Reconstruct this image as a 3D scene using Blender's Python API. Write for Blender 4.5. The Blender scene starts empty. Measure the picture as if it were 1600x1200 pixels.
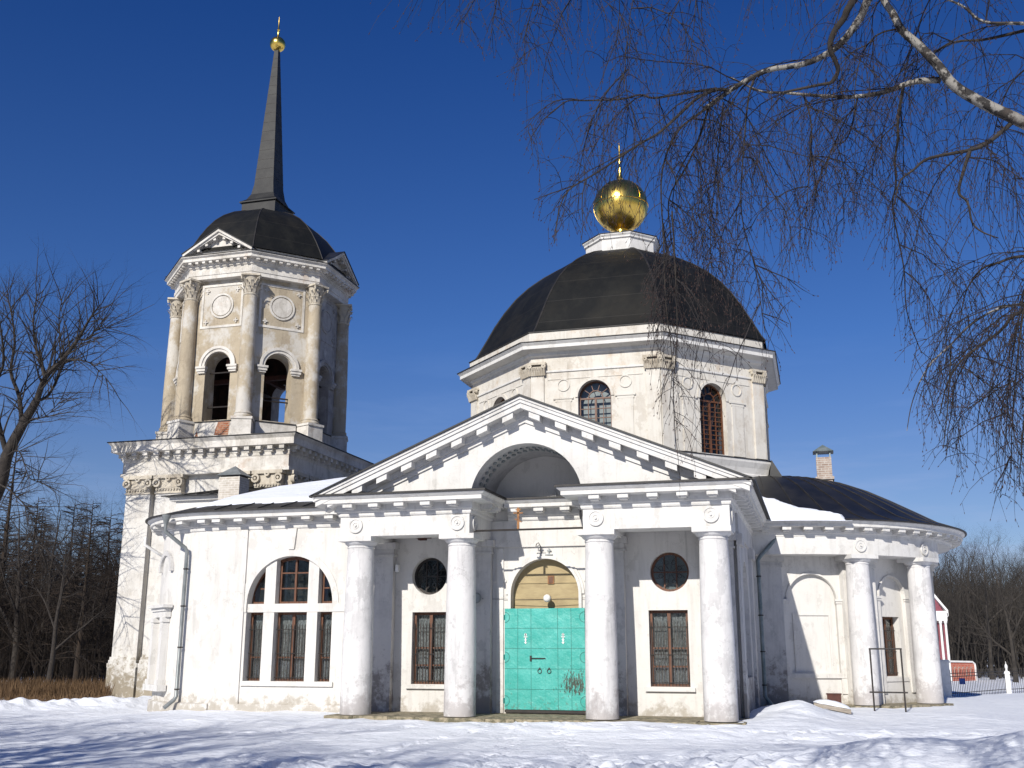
import bpy, math, random
from math import sin, cos, radians as R, pi, sqrt, atan2, hypot
from mathutils import Vector, Matrix
from mathutils.geometry import tessellate_polygon
from mathutils import noise as mnoise
S = bpy.context.scene
COL = S.collection
random.seed(7)
# ------------------------------------------------------------------ camera
CX, CY, CH = 7.149, -26.904, 1.65
YAW, PIT, ROL, FPX = R(15.824), R(14.061), R(0.086), 1656.4
FW = Vector((-sin(YAW)*cos(PIT), cos(YAW)*cos(PIT), sin(PIT)))
RT0 = Vector((cos(YAW), sin(YAW), 0)); UP0 = RT0.cross(FW)
RT = RT0*cos(ROL)+UP0*sin(ROL); UPV = -RT0*sin(ROL)+UP0*cos(ROL)
cd = bpy.data.cameras.new('camera'); cam = bpy.data.objects.new('camera', cd); COL.objects.link(cam)
cd.sensor_width = 36; cd.lens = FPX/1600*36; cd.clip_end = 5000; cd.clip_start = .1
cam.matrix_world = Matrix(((RT.x, UPV.x, -FW.x, CX), (RT.y, UPV.y, -FW.y, CY), (RT.z, UPV.z, -FW.z, CH), (0, 0, 0, 1)))
S.camera = cam
# ------------------------------------------------------------------ sky, sun
SUN_EL, SUN_AZ = R(29), R(7)          # light travels north and AZ towards east
W = bpy.data.worlds.new("World"); S.world = W; W.use_nodes = True
wn, wl = W.node_tree.nodes, W.node_tree.links
wn.clear()
sky = wn.new('ShaderNodeTexSky'); sky.sky_type = 'NISHITA'; sky.sun_disc = False
sky.sun_elevation = SUN_EL; sky.sun_rotation = pi+SUN_AZ
sky.altitude = 200; sky.air_density = 1.0; sky.dust_density = .0; sky.ozone_density = 3.0
tc = wn.new('ShaderNodeTexCoord'); sep = wn.new('ShaderNodeSeparateXYZ')
wl.new(tc.outputs['Generated'], sep.inputs[0])
# thin high cloud near the horizon
mp = wn.new('ShaderNodeMapping'); mp.inputs['Scale'].default_value = (2.2, 2.2, 16)
wl.new(tc.outputs['Generated'], mp.inputs[0])
nz = wn.new('ShaderNodeTexNoise'); nz.inputs['Scale'].default_value = 2.0; nz.inputs['Detail'].default_value = 7
nz.inputs['Roughness'].default_value = .6
wl.new(mp.outputs[0], nz.inputs[0])
r1 = wn.new('ShaderNodeMapRange'); r1.inputs['From Min'].default_value = .5; r1.inputs['From Max'].default_value = .8
r1.inputs['To Max'].default_value = .45
wl.new(nz.outputs[0], r1.inputs[0])
r2 = wn.new('ShaderNodeMapRange'); r2.inputs['From Min'].default_value = .3; r2.inputs['From Max'].default_value = .05
wl.new(sep.outputs['Z'], r2.inputs[0])
mm = wn.new('ShaderNodeMath'); mm.operation = 'MULTIPLY'
wl.new(r1.outputs[0], mm.inputs[0]); wl.new(r2.outputs[0], mm.inputs[1])
mx = wn.new('ShaderNodeMix'); mx.data_type = 'RGBA'
wl.new(mm.outputs[0], mx.inputs[0]); wl.new(sky.outputs[0], mx.inputs[6]); mx.inputs[7].default_value = (9, 9.5, 10.5, 1)
hs = wn.new('ShaderNodeMix'); hs.data_type = 'RGBA'; hs.blend_type = 'MULTIPLY'; hs.inputs[0].default_value = 1.0
wl.new(mx.outputs[2], hs.inputs[6])
ramp = wn.new('ShaderNodeValToRGB'); wl.new(sep.outputs['Z'], ramp.inputs[0])      # deep winter blue overhead, paler near the horizon
for i_, (p_, c_) in enumerate(((.0, (.86, .86, 1.06)), (.16, (.74, .83, 1.14)), (.28, (.48, .76, 1.27)), (.55, (.21, .56, 1.22)))):
    e_ = ramp.color_ramp.elements[i_] if i_ < 2 else ramp.color_ramp.elements.new(p_)
    e_.position = p_; e_.color = (*c_, 1)
wl.new(ramp.outputs[0], hs.inputs[7])
bg = wn.new('ShaderNodeBackground'); bg.inputs[1].default_value = .062
wo = wn.new('ShaderNodeOutputWorld'); wl.new(hs.outputs[2], bg.inputs[0]); wl.new(bg.outputs[0], wo.inputs[0])
ld = bpy.data.lights.new('sun', 'SUN'); ld.energy = 4.9; ld.angle = R(.5); ld.color = (1, .955, .88)
sun = bpy.data.objects.new('sun', ld); COL.objects.link(sun)
SD = Vector((sin(SUN_AZ)*cos(SUN_EL), cos(SUN_AZ)*cos(SUN_EL), -sin(SUN_EL)))
sun.rotation_euler = SD.to_track_quat('-Z', 'Y').to_euler(); sun.location = (-5, -60, 40)
S.view_settings.view_transform = 'Standard'; S.view_settings.look = 'None'
S.view_settings.exposure = 0.12; S.view_settings.gamma = 1
S.cycles.max_bounces = 6; S.cycles.diffuse_bounces = 3; S.cycles.transparent_max_bounces = 12

# ------------------------------------------------------------------ materials
def nodes(name):
    m = bpy.data.materials.new(name); m.use_nodes = True
    n, l = m.node_tree.nodes, m.node_tree.links
    return m, n, l, n['Principled BSDF']
def c4(c): return (c[0], c[1], c[2], 1)
def noise(n, l, src, scale, detail=6, rough=.6, mapscale=None):
    t = n.new('ShaderNodeTexNoise'); t.inputs['Scale'].default_value = scale; t.inputs['Detail'].default_value = detail
    t.inputs['Roughness'].default_value = rough
    if mapscale:
        m = n.new('ShaderNodeMapping'); m.inputs['Scale'].default_value = mapscale
        l.new(src, m.inputs[0]); src = m.outputs[0]
    l.new(src, t.inputs[0]); return t.outputs[0]
def rng(n, l, src, a, b, c=0., d=1.):
    t = n.new('ShaderNodeMapRange'); t.inputs[1].default_value = a; t.inputs[2].default_value = b
    t.inputs[3].default_value = c; t.inputs[4].default_value = d; l.new(src, t.inputs[0]); return t.outputs[0]
def mixc(n, l, f, a, b):
    t = n.new('ShaderNodeMix'); t.data_type = 'RGBA'
    if isinstance(f, float): t.inputs[0].default_value = f
    else: l.new(f, t.inputs[0])
    for i, x in ((6, a), (7, b)):
        if isinstance(x, tuple): t.inputs[i].default_value = c4(x)
        else: l.new(x, t.inputs[i])
    return t.outputs[2]
def math2(n, l, op, a, b):
    t = n.new('ShaderNodeMath'); t.operation = op
    for i, x in ((0, a), (1, b)):
        if isinstance(x, (int, float)): t.inputs[i].default_value = x
        else: l.new(x, t.inputs[i])
    return t.outputs[0]
def bump(n, l, p, h, strength, dist=.02):
    b = n.new('ShaderNodeBump'); b.inputs['Strength'].default_value = strength; b.inputs['Distance'].default_value = dist
    l.new(h, b.inputs['Height']); l.new(b.outputs[0], p.inputs['Normal'])
def plaster(name, base, stain, amt=.35, thr=(.5, .72), grime=(.3, .26, .2), gamt=.55, third=None, tamt=.5, tthr=(.55, .62), bs=.25, gz=(.9, -.25)):
    m, n, l, p = nodes(name)
    g = n.new('ShaderNodeNewGeometry'); pos = g.outputs['Position']
    a = noise(n, l, pos, .9, 9, .68)
    s = noise(n, l, pos, 1.0, 7, .65, (4.5, 4.5, .55))
    f = noise(n, l, pos, 9, 6, .7)
    m1 = math2(n, l, 'MULTIPLY', rng(n, l, a, *thr), amt)
    c = mixc(n, l, m1, base, stain)
    c = mixc(n, l, math2(n, l, 'MULTIPLY', rng(n, l, s, .52, .74), amt*.9), c, tuple(x*.8 for x in stain))
    c = mixc(n, l, math2(n, l, 'MULTIPLY', rng(n, l, f, .56, .74), amt*.5), c, tuple(x*.75 for x in stain))
    pt = noise(n, l, pos, 1.7, 12, .7, (1, 1, .75))
    c = mixc(n, l, math2(n, l, 'MULTIPLY', rng(n, l, pt, .565, .58), .30), c, tuple(x*.9 for x in stain))
    sk = noise(n, l, pos, 1.0, 8, .7, (11, 11, .38))
    c = mixc(n, l, math2(n, l, 'MULTIPLY', math2(n, l, 'MULTIPLY', rng(n, l, sk, .57, .70), rng(n, l, a, .42, .62)), .55), c, tuple(x*.62 for x in stain))
    ch = noise(n, l, pos, 13, 10, .75, (1, 1, .5))
    c = mixc(n, l, math2(n, l, 'MULTIPLY', rng(n, l, math2(n, l, 'ADD', ch, math2(n, l, 'MULTIPLY', pt, .35)), .86, .885), .6), c, tuple(x*.55 for x in stain))
    vo = n.new('ShaderNodeTexVoronoi'); vo.feature = 'DISTANCE_TO_EDGE'; vo.inputs['Scale'].default_value = .75
    vm = n.new('ShaderNodeVectorMath'); vm.operation = 'ADD'; l.new(pos, vm.inputs[0])
    nv = n.new('ShaderNodeTexNoise'); nv.inputs['Scale'].default_value = 2.5; nv.inputs['Detail'].default_value = 6; l.new(pos, nv.inputs[0])
    l.new(nv.outputs[1], vm.inputs[1]); l.new(vm.outputs[0], vo.inputs[0])
    c = mixc(n, l, math2(n, l, 'MULTIPLY', math2(n, l, 'MULTIPLY', rng(n, l, vo.outputs[0], .006, .001), rng(n, l, a, .5, .6)), .45), c, tuple(x*.5 for x in stain))
    if third:
        b = noise(n, l, pos, .75, 10, .72, (1, 1, .8))
        c = mixc(n, l, math2(n, l, 'MULTIPLY', rng(n, l, b, *tthr), tamt), c, third)
    sp = n.new('ShaderNodeSeparateXYZ'); l.new(pos, sp.inputs[0])
    z = rng(n, l, sp.outputs['Z'], gz[0], gz[1])
    k = noise(n, l, pos, 2.6, 9, .75)
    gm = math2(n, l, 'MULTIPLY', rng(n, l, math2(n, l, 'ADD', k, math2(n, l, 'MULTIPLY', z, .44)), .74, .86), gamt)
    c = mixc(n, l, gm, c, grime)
    l.new(c, p.inputs['Base Color']); p.inputs['Roughness'].default_value = .9
    p.inputs['Specular IOR Level'].default_value = .15
    hh = math2(n, l, 'ADD', math2(n, l, 'MULTIPLY', noise(n, l, pos, 3.2, 8, .6), 1.6), math2(n, l, 'MULTIPLY', f, .5))
    bump(n, l, p, hh, bs, .03)
    return m
def mottled(name, c1, c2, scale=3, rough=.6, metal=0, thr=(.4, .65), bs=0, bd=.01, mapscale=None, obj=False, spec=None):
    m, n, l, p = nodes(name)
    if obj: src = n.new('ShaderNodeTexCoord').outputs['Object']
    else: src = n.new('ShaderNodeNewGeometry').outputs['Position']
    a = noise(n, l, src, scale, 7, .65, mapscale)
    l.new(mixc(n, l, rng(n, l, a, *thr), c1, c2), p.inputs['Base Color'])
    p.inputs['Roughness'].default_value = rough; p.inputs['Metallic'].default_value = metal
    if spec is not None: p.inputs['Specular IOR Level'].default_value = spec
    if bs: bump(n, l, p, noise(n, l, src, scale*3, 6, .6, mapscale), bs, bd)
    return m
M = {}
M['wall'] = plaster('lime_plaster', (.63, .61, .575), (.44, .42, .385), .42, thr=(.48, .78), gamt=.65)
M['col'] = plaster('column_plaster', (.655, .64, .625), (.33, .32, .32), .5, thr=(.5, .72), gamt=.65, grime=(.34, .31, .3), bs=.4, gz=(2.0, -.3))
M['trim'] = plaster('trim_plaster', (.63, .615, .585), (.43, .41, .375), .4, gamt=0.0)
M['shade'] = plaster('shaded_plaster', (.54, .525, .505), (.29, .285, .29), .55, gamt=.75, grime=(.16, .14, .13), gz=(3.0, -.4))  # plaster darkened for parts standing in shade; the shade is in the colour
M['drum'] = plaster('drum_plaster', (.61, .58, .52), (.40, .34, .265), .5, thr=(.48, .70), gamt=0, third=(.46, .33, .21), tamt=.55, tthr=(.56, .67))
M['tower'] = plaster('tower_plaster', (.40, .34, .25), (.27, .22, .16), .6, gamt=0, third=(.55, .535, .50), tamt=.72, tthr=(.49, .58), bs=.5)
M['towerdark'] = plaster('tower_grey_plaster', (.40, .38, .36), (.16, .15, .15), .6, gamt=0, third=(.62, .6, .57), tamt=.7, tthr=(.52, .6), bs=.5)  # greyer plaster with darker blotches for some belfry faces
M['towertrim'] = plaster('tower_trim', (.63, .60, .55), (.33, .30, .25), .6, thr=(.45, .65), gamt=0, third=(.34, .22, .14), tamt=.4, tthr=(.60, .66), bs=.4)
M['block'] = plaster('tower_base_plaster', (.59, .57, .53), (.36, .33, .29), .55, grime=(.20, .16, .10), gamt=.8, gz=(3.4, -.4), third=(.55, .5, .42), tamt=.3)
M['cap'] = plaster('carved_capital', (.52, .47, .385), (.26, .21, .15), .65, gamt=0, bs=.6)
M['roof'] = mottled('roof_metal', (.007, .0075, .0085), (.02, .019, .018), 1.2, .46, .0, bs=.25, bd=.02, spec=.4)
M['edge'] = mottled('roof_edge', (.012, .011, .011), (.03, .026, .022), 3, .6)
M['spire'] = mottled('spire_sheet', (.006, .006, .006), (.020, .020, .0175), 1.4, .6, .0, thr=(.42, .62), bs=.2, bd=.01, mapscale=(1, 1, 1.2))
def dome_mat():
    m, n, l, p = nodes('dome_sheet_iron')
    pos = n.new('ShaderNodeNewGeometry').outputs['Position']
    sp = n.new('ShaderNodeSeparateXYZ'); l.new(pos, sp.inputs[0])
    a = noise(n, l, pos, 1.3, 8, .7, (1, 1, .6)); b = noise(n, l, pos, .5, 4, .6)
    c = mixc(n, l, rng(n, l, a, .45, .7), (.005, .0055, .0055), (.013, .013, .011))
    c = mixc(n, l, math2(n, l, 'MULTIPLY', rng(n, l, b, .52, .66), .5), c, (.018, .016, .012))
    zz = math2(n, l, 'FRACT', math2(n, l, 'MULTIPLY', sp.outputs['Z'], 1.05), 0)
    seam = rng(n, l, zz, .0, .035, 1, 0)
    c = mixc(n, l, math2(n, l, 'MULTIPLY', seam, .4), c, (.04, .036, .032))
    l.new(c, p.inputs['Base Color']); p.inputs['Roughness'].default_value = .62; p.inputs['Specular IOR Level'].default_value = .22
    bump(n, l, p, math2(n, l, 'SUBTRACT', a, math2(n, l, 'MULTIPLY', seam, .4)), .3, .03)
    return m
M['dome'] = dome_mat()
M['gold'] = mottled('gilded_sheet', (.86, .60, .14), (.72, .48, .10), 3, .26, 1, bs=.05, bd=.01)
M['wood'] = mottled('brown_window_wood', (.14, .052, .021), (.065, .025, .012), 8, .5, mapscale=(3, 3, .6))
M['glass_dark'] = None
def glass():
    m, n, l, p = nodes('window_glass')
    tr = n.new('ShaderNodeBsdfTransparent'); tr.inputs[0].default_value = (.8, .82, .82, 1)
    gl = n.new('ShaderNodeBsdfGlossy'); gl.inputs['Roughness'].default_value = .04
    pos = n.new('ShaderNodeNewGeometry').outputs['Position']
    bp = n.new('ShaderNodeBump'); bp.inputs['Strength'].default_value = .25; bp.inputs['Distance'].default_value = .02
    l.new(noise(n, l, pos, 2.5, 3), bp.inputs['Height']); l.new(bp.outputs[0], gl.inputs['Normal'])
    fr = n.new('ShaderNodeFresnel'); fr.inputs[0].default_value = 1.6
    ms = n.new('ShaderNodeMixShader')
    l.new(math2(n, l, 'MAXIMUM', math2(n, l, 'MULTIPLY', fr.outputs[0], .75), .05), ms.inputs[0]); l.new(tr.outputs[0], ms.inputs[1]); l.new(gl.outputs[0], ms.inputs[2])
    l.new(ms.outputs[0], n['Material Output'].inputs[0]); return m
M['glass'] = glass()
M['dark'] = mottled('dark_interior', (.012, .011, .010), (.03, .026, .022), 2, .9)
M['belfryshade'] = mottled('belfry_inner_shade', (.03, .022, .018), (.075, .04, .028), 3, .95)  # dark colour stands for the shade inside the belfry
M['lace'] = mottled('lace_curtain', (.10, .10, .105), (.46, .465, .47), 30, .9, thr=(.36, .62), mapscale=(1.4, 1.4, .5))
M['iron'] = mottled('black_iron', (.015, .013, .012), (.035, .025, .02), 6, .6)
M['rust'] = mottled('gilt_rust', (.26, .12, .04), (.12, .05, .02), 9, .5, .4)
M['zinc'] = mottled('painted_downpipe', (.18, .195, .195), (.27, .285, .28), 4, .45, .3, mapscale=(1, 1, .5))
M['zincd'] = mottled('grey_downpipe', (.13, .17, .17), (.25, .28, .28), 3, .5, .3)
M['tan'] = mottled('tan_painted_board', (.38, .30, .16), (.30, .23, .12), 3, .7, mapscale=(1, 1, 3))
M['stone'] = mottled('old_limestone', (.34, .29, .20), (.12, .11, .07), 5, .95, thr=(.42, .6), bs=.9, bd=.05)
M['brick'] = None
def brick(name, c1, c2, mort, sc=1.0):
    m, n, l, p = nodes(name)
    g = n.new('ShaderNodeNewGeometry'); sp = n.new('ShaderNodeSeparateXYZ'); l.new(g.outputs['Position'], sp.inputs[0])
    cb = n.new('ShaderNodeCombineXYZ'); l.new(math2(n, l, 'ADD', sp.outputs['X'], sp.outputs['Y']), cb.inputs[0]); l.new(sp.outputs['Z'], cb.inputs[1])
    b = n.new('ShaderNodeTexBrick'); l.new(cb.outputs[0], b.inputs[0]); b.inputs['Scale'].default_value = 1
    b.inputs['Color1'].default_value = c4(c1); b.inputs['Color2'].default_value = c4(c2); b.inputs['Mortar'].default_value = c4(mort)
    b.inputs['Brick Width'].default_value = .26*sc; b.inputs['Row Height'].default_value = .085*sc; b.inputs['Mortar Size'].default_value = .012*sc
    c = mixc(n, l, math2(n, l, 'MULTIPLY', rng(n, l, noise(n, l, g.outputs['Position'], 5, 6), .45, .7), .5), b.outputs[0], tuple(x*1.3 for x in mort))
    l.new(c, p.inputs['Base Color']); p.inputs['Roughness'].default_value = .9; return m
M['brick'] = brick('chimney_brick', (.25, .18, .145), (.33, .25, .20), (.42, .39, .35))
M['oldbrick'] = brick('limewashed_brick', (.40, .35, .29), (.46, .42, .36), (.55, .52, .47))
M['redbrick'] = brick('broken_red_brick', (.36, .12, .05), (.26, .08, .035), (.30, .22, .16))
M['fencebrick'] = brick('red_fence_brick', (.40, .10, .06), (.33, .08, .05), (.42, .2, .15), 1.5)
def teal():
    m, n, l, p = nodes('turquoise_sheet_door')
    pos = n.new('ShaderNodeNewGeometry').outputs['Position']
    sp = n.new('ShaderNodeSeparateXYZ'); l.new(pos, sp.inputs[0])
    a = noise(n, l, pos, 2.2, 7, .6); c = mixc(n, l, rng(n, l, a, .38, .66), (.034, .33, .28), (.066, .40, .35))
    st = noise(n, l, pos, 6, 6, .6, (3, 1, .25)); c = mixc(n, l, math2(n, l, 'MULTIPLY', rng(n, l, st, .52, .7), .35), c, (.10, .42, .38))
    f = noise(n, l, pos, 15, 10, .75, (1.5, 1, .45))
    mk = math2(n, l, 'MULTIPLY', math2(n, l, 'MULTIPLY', rng(n, l, sp.outputs['X'], .15, .7), rng(n, l, sp.outputs['X'], 1.13, 1.03)),
               math2(n, l, 'MULTIPLY', rng(n, l, sp.outputs['Z'], .36, .62), rng(n, l, sp.outputs['Z'], 1.35, .85)))
    pe = rng(n, l, math2(n, l, 'ADD', f, math2(n, l, 'MULTIPLY', mk, .21)), .655, .67)
    c = mixc(n, l, pe, c, (.035, .05, .035))
    lo = math2(n, l, 'MULTIPLY', rng(n, l, math2(n, l, 'ADD', noise(n, l, pos, 9, 8, .7), math2(n, l, 'MULTIPLY', rng(n, l, sp.outputs['Z'], .7, .1), .16)), .66, .72), .5)
    c = mixc(n, l, lo, c, (.10, .12, .08))
    l.new(c, p.inputs['Base Color']); p.inputs['Roughness'].default_value = .45; bump(n, l, p, a, .9, .05); return m
M['teal'] = teal()
M['tealdark'] = mottled('door_seam', (.012, .13, .11), (.02, .18, .15), 8, .6)
M['white'] = mottled('white_paint', (.78, .77, .75), (.66, .65, .62), 5, .6)
M['greymetal'] = mottled('grey_lamp', (.25, .28, .28), (.32, .34, .34), 5, .5)
M['pink'] = mottled('pink_wall', (.20, .055, .075), (.25, .08, .10), 3, .9)
M['bluesign'] = mottled('blue_plate', (.02, .06, .25), (.03, .08, .3), 5, .6)
M['board'] = mottled('grey_weathered_board', (.34, .30, .25), (.2, .17, .14), 4, .9, mapscale=(.5, 6, 6))
M['rustbrown'] = mottled('rusty_box', (.09, .03, .02), (.05, .02, .015), 8, .8)
M['bark'] = mottled('dark_bark', (.018, .014, .012), (.042, .034, .027), 6, .95, bs=.4, bd=.01, obj=True)
M['larch'] = mottled('larch_bark', (.014, .0095, .0065), (.036, .022, .012), 5, .95, obj=True)
M['forestr'] = mottled('forest_bark', (.022, .0185, .015), (.055, .046, .037), 1, .95, obj=True)
M['twig'] = mottled('birch_twig', (.006, .004, .005), (.013, .0075, .008), 6, .8)
M['bud'] = mottled('birch_catkin', (.038, .014, .010), (.022, .009, .007), 6, .8)
def birchbark():
    m, n, l, p = nodes('birch_bark')
    pos = n.new('ShaderNodeTexCoord').outputs['Object']
    a = noise(n, l, pos, 9, 6, .6); b = noise(n, l, pos, 3, 5)
    c = mixc(n, l, rng(n, l, a, .47, .53), (.24, .225, .20), (.02, .017, .015))
    c = mixc(n, l, rng(n, l, b, .5, .62), c, (.05, .038, .03))
    l.new(c, p.inputs['Base Color']); p.inputs['Roughness'].default_value = .8; bump(n, l, p, a, .5, .01); return m
M['birch'] = birchbark()
M['grass'] = mottled('dry_grass', (.075, .042, .018), (.13, .075, .032), 3, .9)
def snowmat(name, fine=1.0):
    m, n, l, p = nodes(name)
    pos = n.new('ShaderNodeNewGeometry').outputs['Position']
    a = noise(n, l, pos, 1.1, 8, .6, (1, 1.6, 1)); b = noise(n, l, pos, 7, 8, .65, (1, 1.7, 1)); d = noise(n, l, pos, 30, 4, .6)
    l.new(mixc(n, l, rng(n, l, a, .35, .7), (.76, .79, .84), (.82, .84, .88)), p.inputs['Base Color'])
    p.inputs['Roughness'].default_value = .75; p.inputs['Specular IOR Level'].default_value = .3
    h = math2(n, l, 'ADD', math2(n, l, 'MULTIPLY', a, 2.2), math2(n, l, 'ADD', math2(n, l, 'MULTIPLY', b, .6), math2(n, l, 'MULTIPLY', d, .14)))
    bump(n, l, p, h, .6*fine, .09); return m
M['snow'] = snowmat('snow'); M['roofsnow'] = snowmat('roof_snow', .7)

# ------------------------------------------------------------------ mesh helpers
class MB:
    def __init__(s): s.v = []; s.f = []
    def add(s, vs, fs):
        o = len(s.v); s.v += [tuple(x) for x in vs]; s.f += [tuple(i+o for i in f) for f in fs]; return s
    def box(s, x0, x1, y0, y1, z0, z1):
        return s.hexa([(x0, y0, z0), (x1, y0, z0), (x1, y1, z0), (x0, y1, z0), (x0, y0, z1), (x1, y0, z1), (x1, y1, z1), (x0, y1, z1)])
    def hexa(s, p): return s.add(p, [(0, 3, 2, 1), (4, 5, 6, 7), (0, 1, 5, 4), (1, 2, 6, 5), (2, 3, 7, 6), (3, 0, 4, 7)])
    def lathe(s, cx, cy, prof, n=32, a0=0, a1=2*pi, sx=1, sy=1, cap=True):
        full = abs(a1-a0-2*pi) < 1e-6; k = n if full else n+1; o = len(s.v)
        for r, z in prof:
            for i in range(k):
                a = a0+(a1-a0)*i/n; s.v.append((cx+r*cos(a)*sx, cy+r*sin(a)*sy, z))
        for j in range(len(prof)-1):
            for i in range(n):
                i2 = (i+1) % k; s.f.append((o+j*k+i, o+j*k+i2, o+(j+1)*k+i2, o+(j+1)*k+i))
        if cap and full:
            s.f.append(tuple(o+i for i in reversed(range(k)))); s.f.append(tuple(o+(len(prof)-1)*k+i for i in range(k)))
        return s
    def tube(s, pts, rad, n=6, cap=True):
        o = len(s.v); m = len(pts); pts = [Vector(p) for p in pts]
        if not isinstance(rad, (list, tuple)): rad = [rad]*m
        u = None
        for j in range(m):
            t = (pts[min(j+1, m-1)]-pts[max(j-1, 0)])
            if t.length < 1e-9: t = Vector((0, 0, 1))
            t.normalize()
            if u is None:
                u = t.orthogonal().normalized()
            else:
                u = u-t*u.dot(t)
                u = u.normalized() if u.length > 1e-6 else t.orthogonal().normalized()
            w = t.cross(u); r = rad[j]; p = pts[j]
            for i in range(n):
                a = 2*pi*i/n; q = p+(u*cos(a)+w*sin(a))*r; s.v.append((q.x, q.y, q.z))
        for j in range(m-1):
            for i in range(n):
                i2 = (i+1) % n; s.f.append((o+j*n+i, o+j*n+i2, o+(j+1)*n+i2, o+(j+1)*n+i))
        if cap:
            s.f.append(tuple(o+i for i in reversed(range(n)))); s.f.append(tuple(o+(m-1)*n+i for i in range(n)))
        return s
    def sweep(s, path, prof, closed=False, cap=True):
        """profile (out, z) swept along a plan path; outward is to the right of travel"""
        m = len(path); k = len(prof); o = len(s.v); nr = []
        segs = []
        for i in range(m if closed else m-1):
            a, b = path[i], path[(i+1) % m]; d = hypot(b[0]-a[0], b[1]-a[1]); segs.append(((b[1]-a[1])/d, -(b[0]-a[0])/d))
        for i in range(m):
            if closed: n0, n1 = segs[i-1], segs[i]
            else: n0, n1 = segs[max(i-1, 0)], segs[min(i, m-2)]
            x, y = n0[0]+n1[0], n0[1]+n1[1]; q = 1+n0[0]*n1[0]+n0[1]*n1[1]
            nr.append((x/q, y/q))
        for i in range(m):
            for (of, z) in prof: s.v.append((path[i][0]+nr[i][0]*of, path[i][1]+nr[i][1]*of, z))
        for i in range(m if closed else m-1):
            i2 = (i+1) % m
            for j in range(k-1): s.f.append((o+i*k+j, o+i2*k+j, o+i2*k+j+1, o+i*k+j+1))
        if cap and not closed:
            s.f.append(tuple(o+j for j in range(k))); s.f.append(tuple(o+(m-1)*k+j for j in reversed(range(k))))
        return s
    def build(s, name, mat, parent=None, smooth=None):
        me = bpy.data.meshes.new(name); me.from_pydata(s.v, [], s.f); me.update()
        if mat is not None: me.materials.append(mat)
        if smooth:
            me.polygons.foreach_set('use_smooth', [True]*len(me.polygons))
            me.set_sharp_from_angle(angle=R(smooth))
        o = bpy.data.objects.new(name, me); COL.objects.link(o)
        if parent is not None: o.parent = parent
        return o
def tag(o, label=None, cat=None, group=None, kind=None):
    if label: o['label'] = label
    if cat: o['category'] = cat
    if group: o['group'] = group
    if kind: o['kind'] = kind
    return o
def empty(name, loc, label, cat, group=None):
    o = bpy.data.objects.new(name, None); COL.objects.link(o); o.location = loc; o.empty_display_size = .3
    return tag(o, label, cat, group)
def children(o): return [c for c in bpy.data.objects if c.parent == o]
KIDS = {}
def copy_tree(o, parent=None, kids=None):
    c = o.copy(); COL.objects.link(c); c.parent = parent
    for ch in children(o): copy_tree(ch, c)
    return c
class Fr:                                  # local frame of a wall: u along, d outward, z up
    def __init__(s, x, y, ang): s.x, s.y, s.c, s.s = x, y, cos(ang), sin(ang)
    def __call__(s, u, d, z): return (s.x+u*s.c+d*s.s, s.y+u*s.s-d*s.c, z)
def fbox(mb, F, u0, u1, d0, d1, z0, z1):
    # d0 inner, d1 outer
    return mb.hexa([F(u0, d1, z0), F(u1, d1, z0), F(u1, d0, z0), F(u0, d0, z0), F(u0, d1, z1), F(u1, d1, z1), F(u1, d0, z1), F(u0, d0, z1)])
def rect(u0, u1, z0, z1): return [(u0, z0), (u1, z0), (u1, z1), (u0, z1)]
def archp(uc, hw, z0, zs, n=20):
    p = [(uc-hw, z0), (uc+hw, z0)]
    p += [(uc+hw*cos(pi*i/n), zs+hw*sin(pi*i/n)) for i in range(n+1)]
    return p
def circp(uc, zc, r, n=36, rz=None): return [(uc+r*cos(2*pi*i/n), zc+(rz or r)*sin(2*pi*i/n)) for i in range(n)]
def panel(mb, F, outer, holes=(), d=0., depth=.4, back=False, outside=True):
    loops = [outer]+list(holes)
    tris = tessellate_polygon([[Vector((p[0], p[1], 0)) for p in lp] for lp in loops])
    flat = [p for lp in loops for p in lp]
    for dd, flip in ((d, False), (d-depth, True)):
        if flip and not back: continue
        vs = [F(p[0], dd, p[1]) for p in flat]; fs = []
        for t in tris:
            a, b, c = (flat[i] for i in t)
            ar = (b[0]-a[0])*(c[1]-a[1])-(c[0]-a[0])*(b[1]-a[1])
            t = t if (ar > 0) != flip else tuple(reversed(t)); fs.append(t)
        mb.add(vs, fs)
    for k, lp in enumerate(loops):
        if k == 0 and not outside: continue
        n = len(lp); vs = [F(p[0], d, p[1]) for p in lp]+[F(p[0], d-depth, p[1]) for p in lp]
        mb.add(vs, [(i, (i+1) % n, n+(i+1) % n, n+i) for i in range(n)])
    return mb
def plate(mb, F, outer, d0, d1, holes=()): return panel(mb, F, outer, holes, d1, d1-d0, True)
def ring(mb, F, uc, zc, r0, r1, d0, d1, a0=0, a1=pi, n=24, rz=1.):
    for i in range(n):
        a, b = a0+(a1-a0)*i/n, a0+(a1-a0)*(i+1)/n
        def P(r, t, d): return F(uc+r*cos(t), d, zc+r*sin(t)*rz)
        full = abs(a1-a0-2*pi) < 1e-6
        vs = [P(r0, a, d1), P(r1, a, d1), P(r1, b, d1), P(r0, b, d1), P(r0, a, d0), P(r1, a, d0), P(r1, b, d0), P(r0, b, d0)]
        fs = [(0, 1, 2, 3), (1, 5, 6, 2), (0, 3, 7, 4)]
        if not full and i == 0: fs.append((0, 4, 5, 1))
        if not full and i == n-1: fs.append((3, 2, 6, 7))
        mb.add(vs, fs)
    return mb
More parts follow.
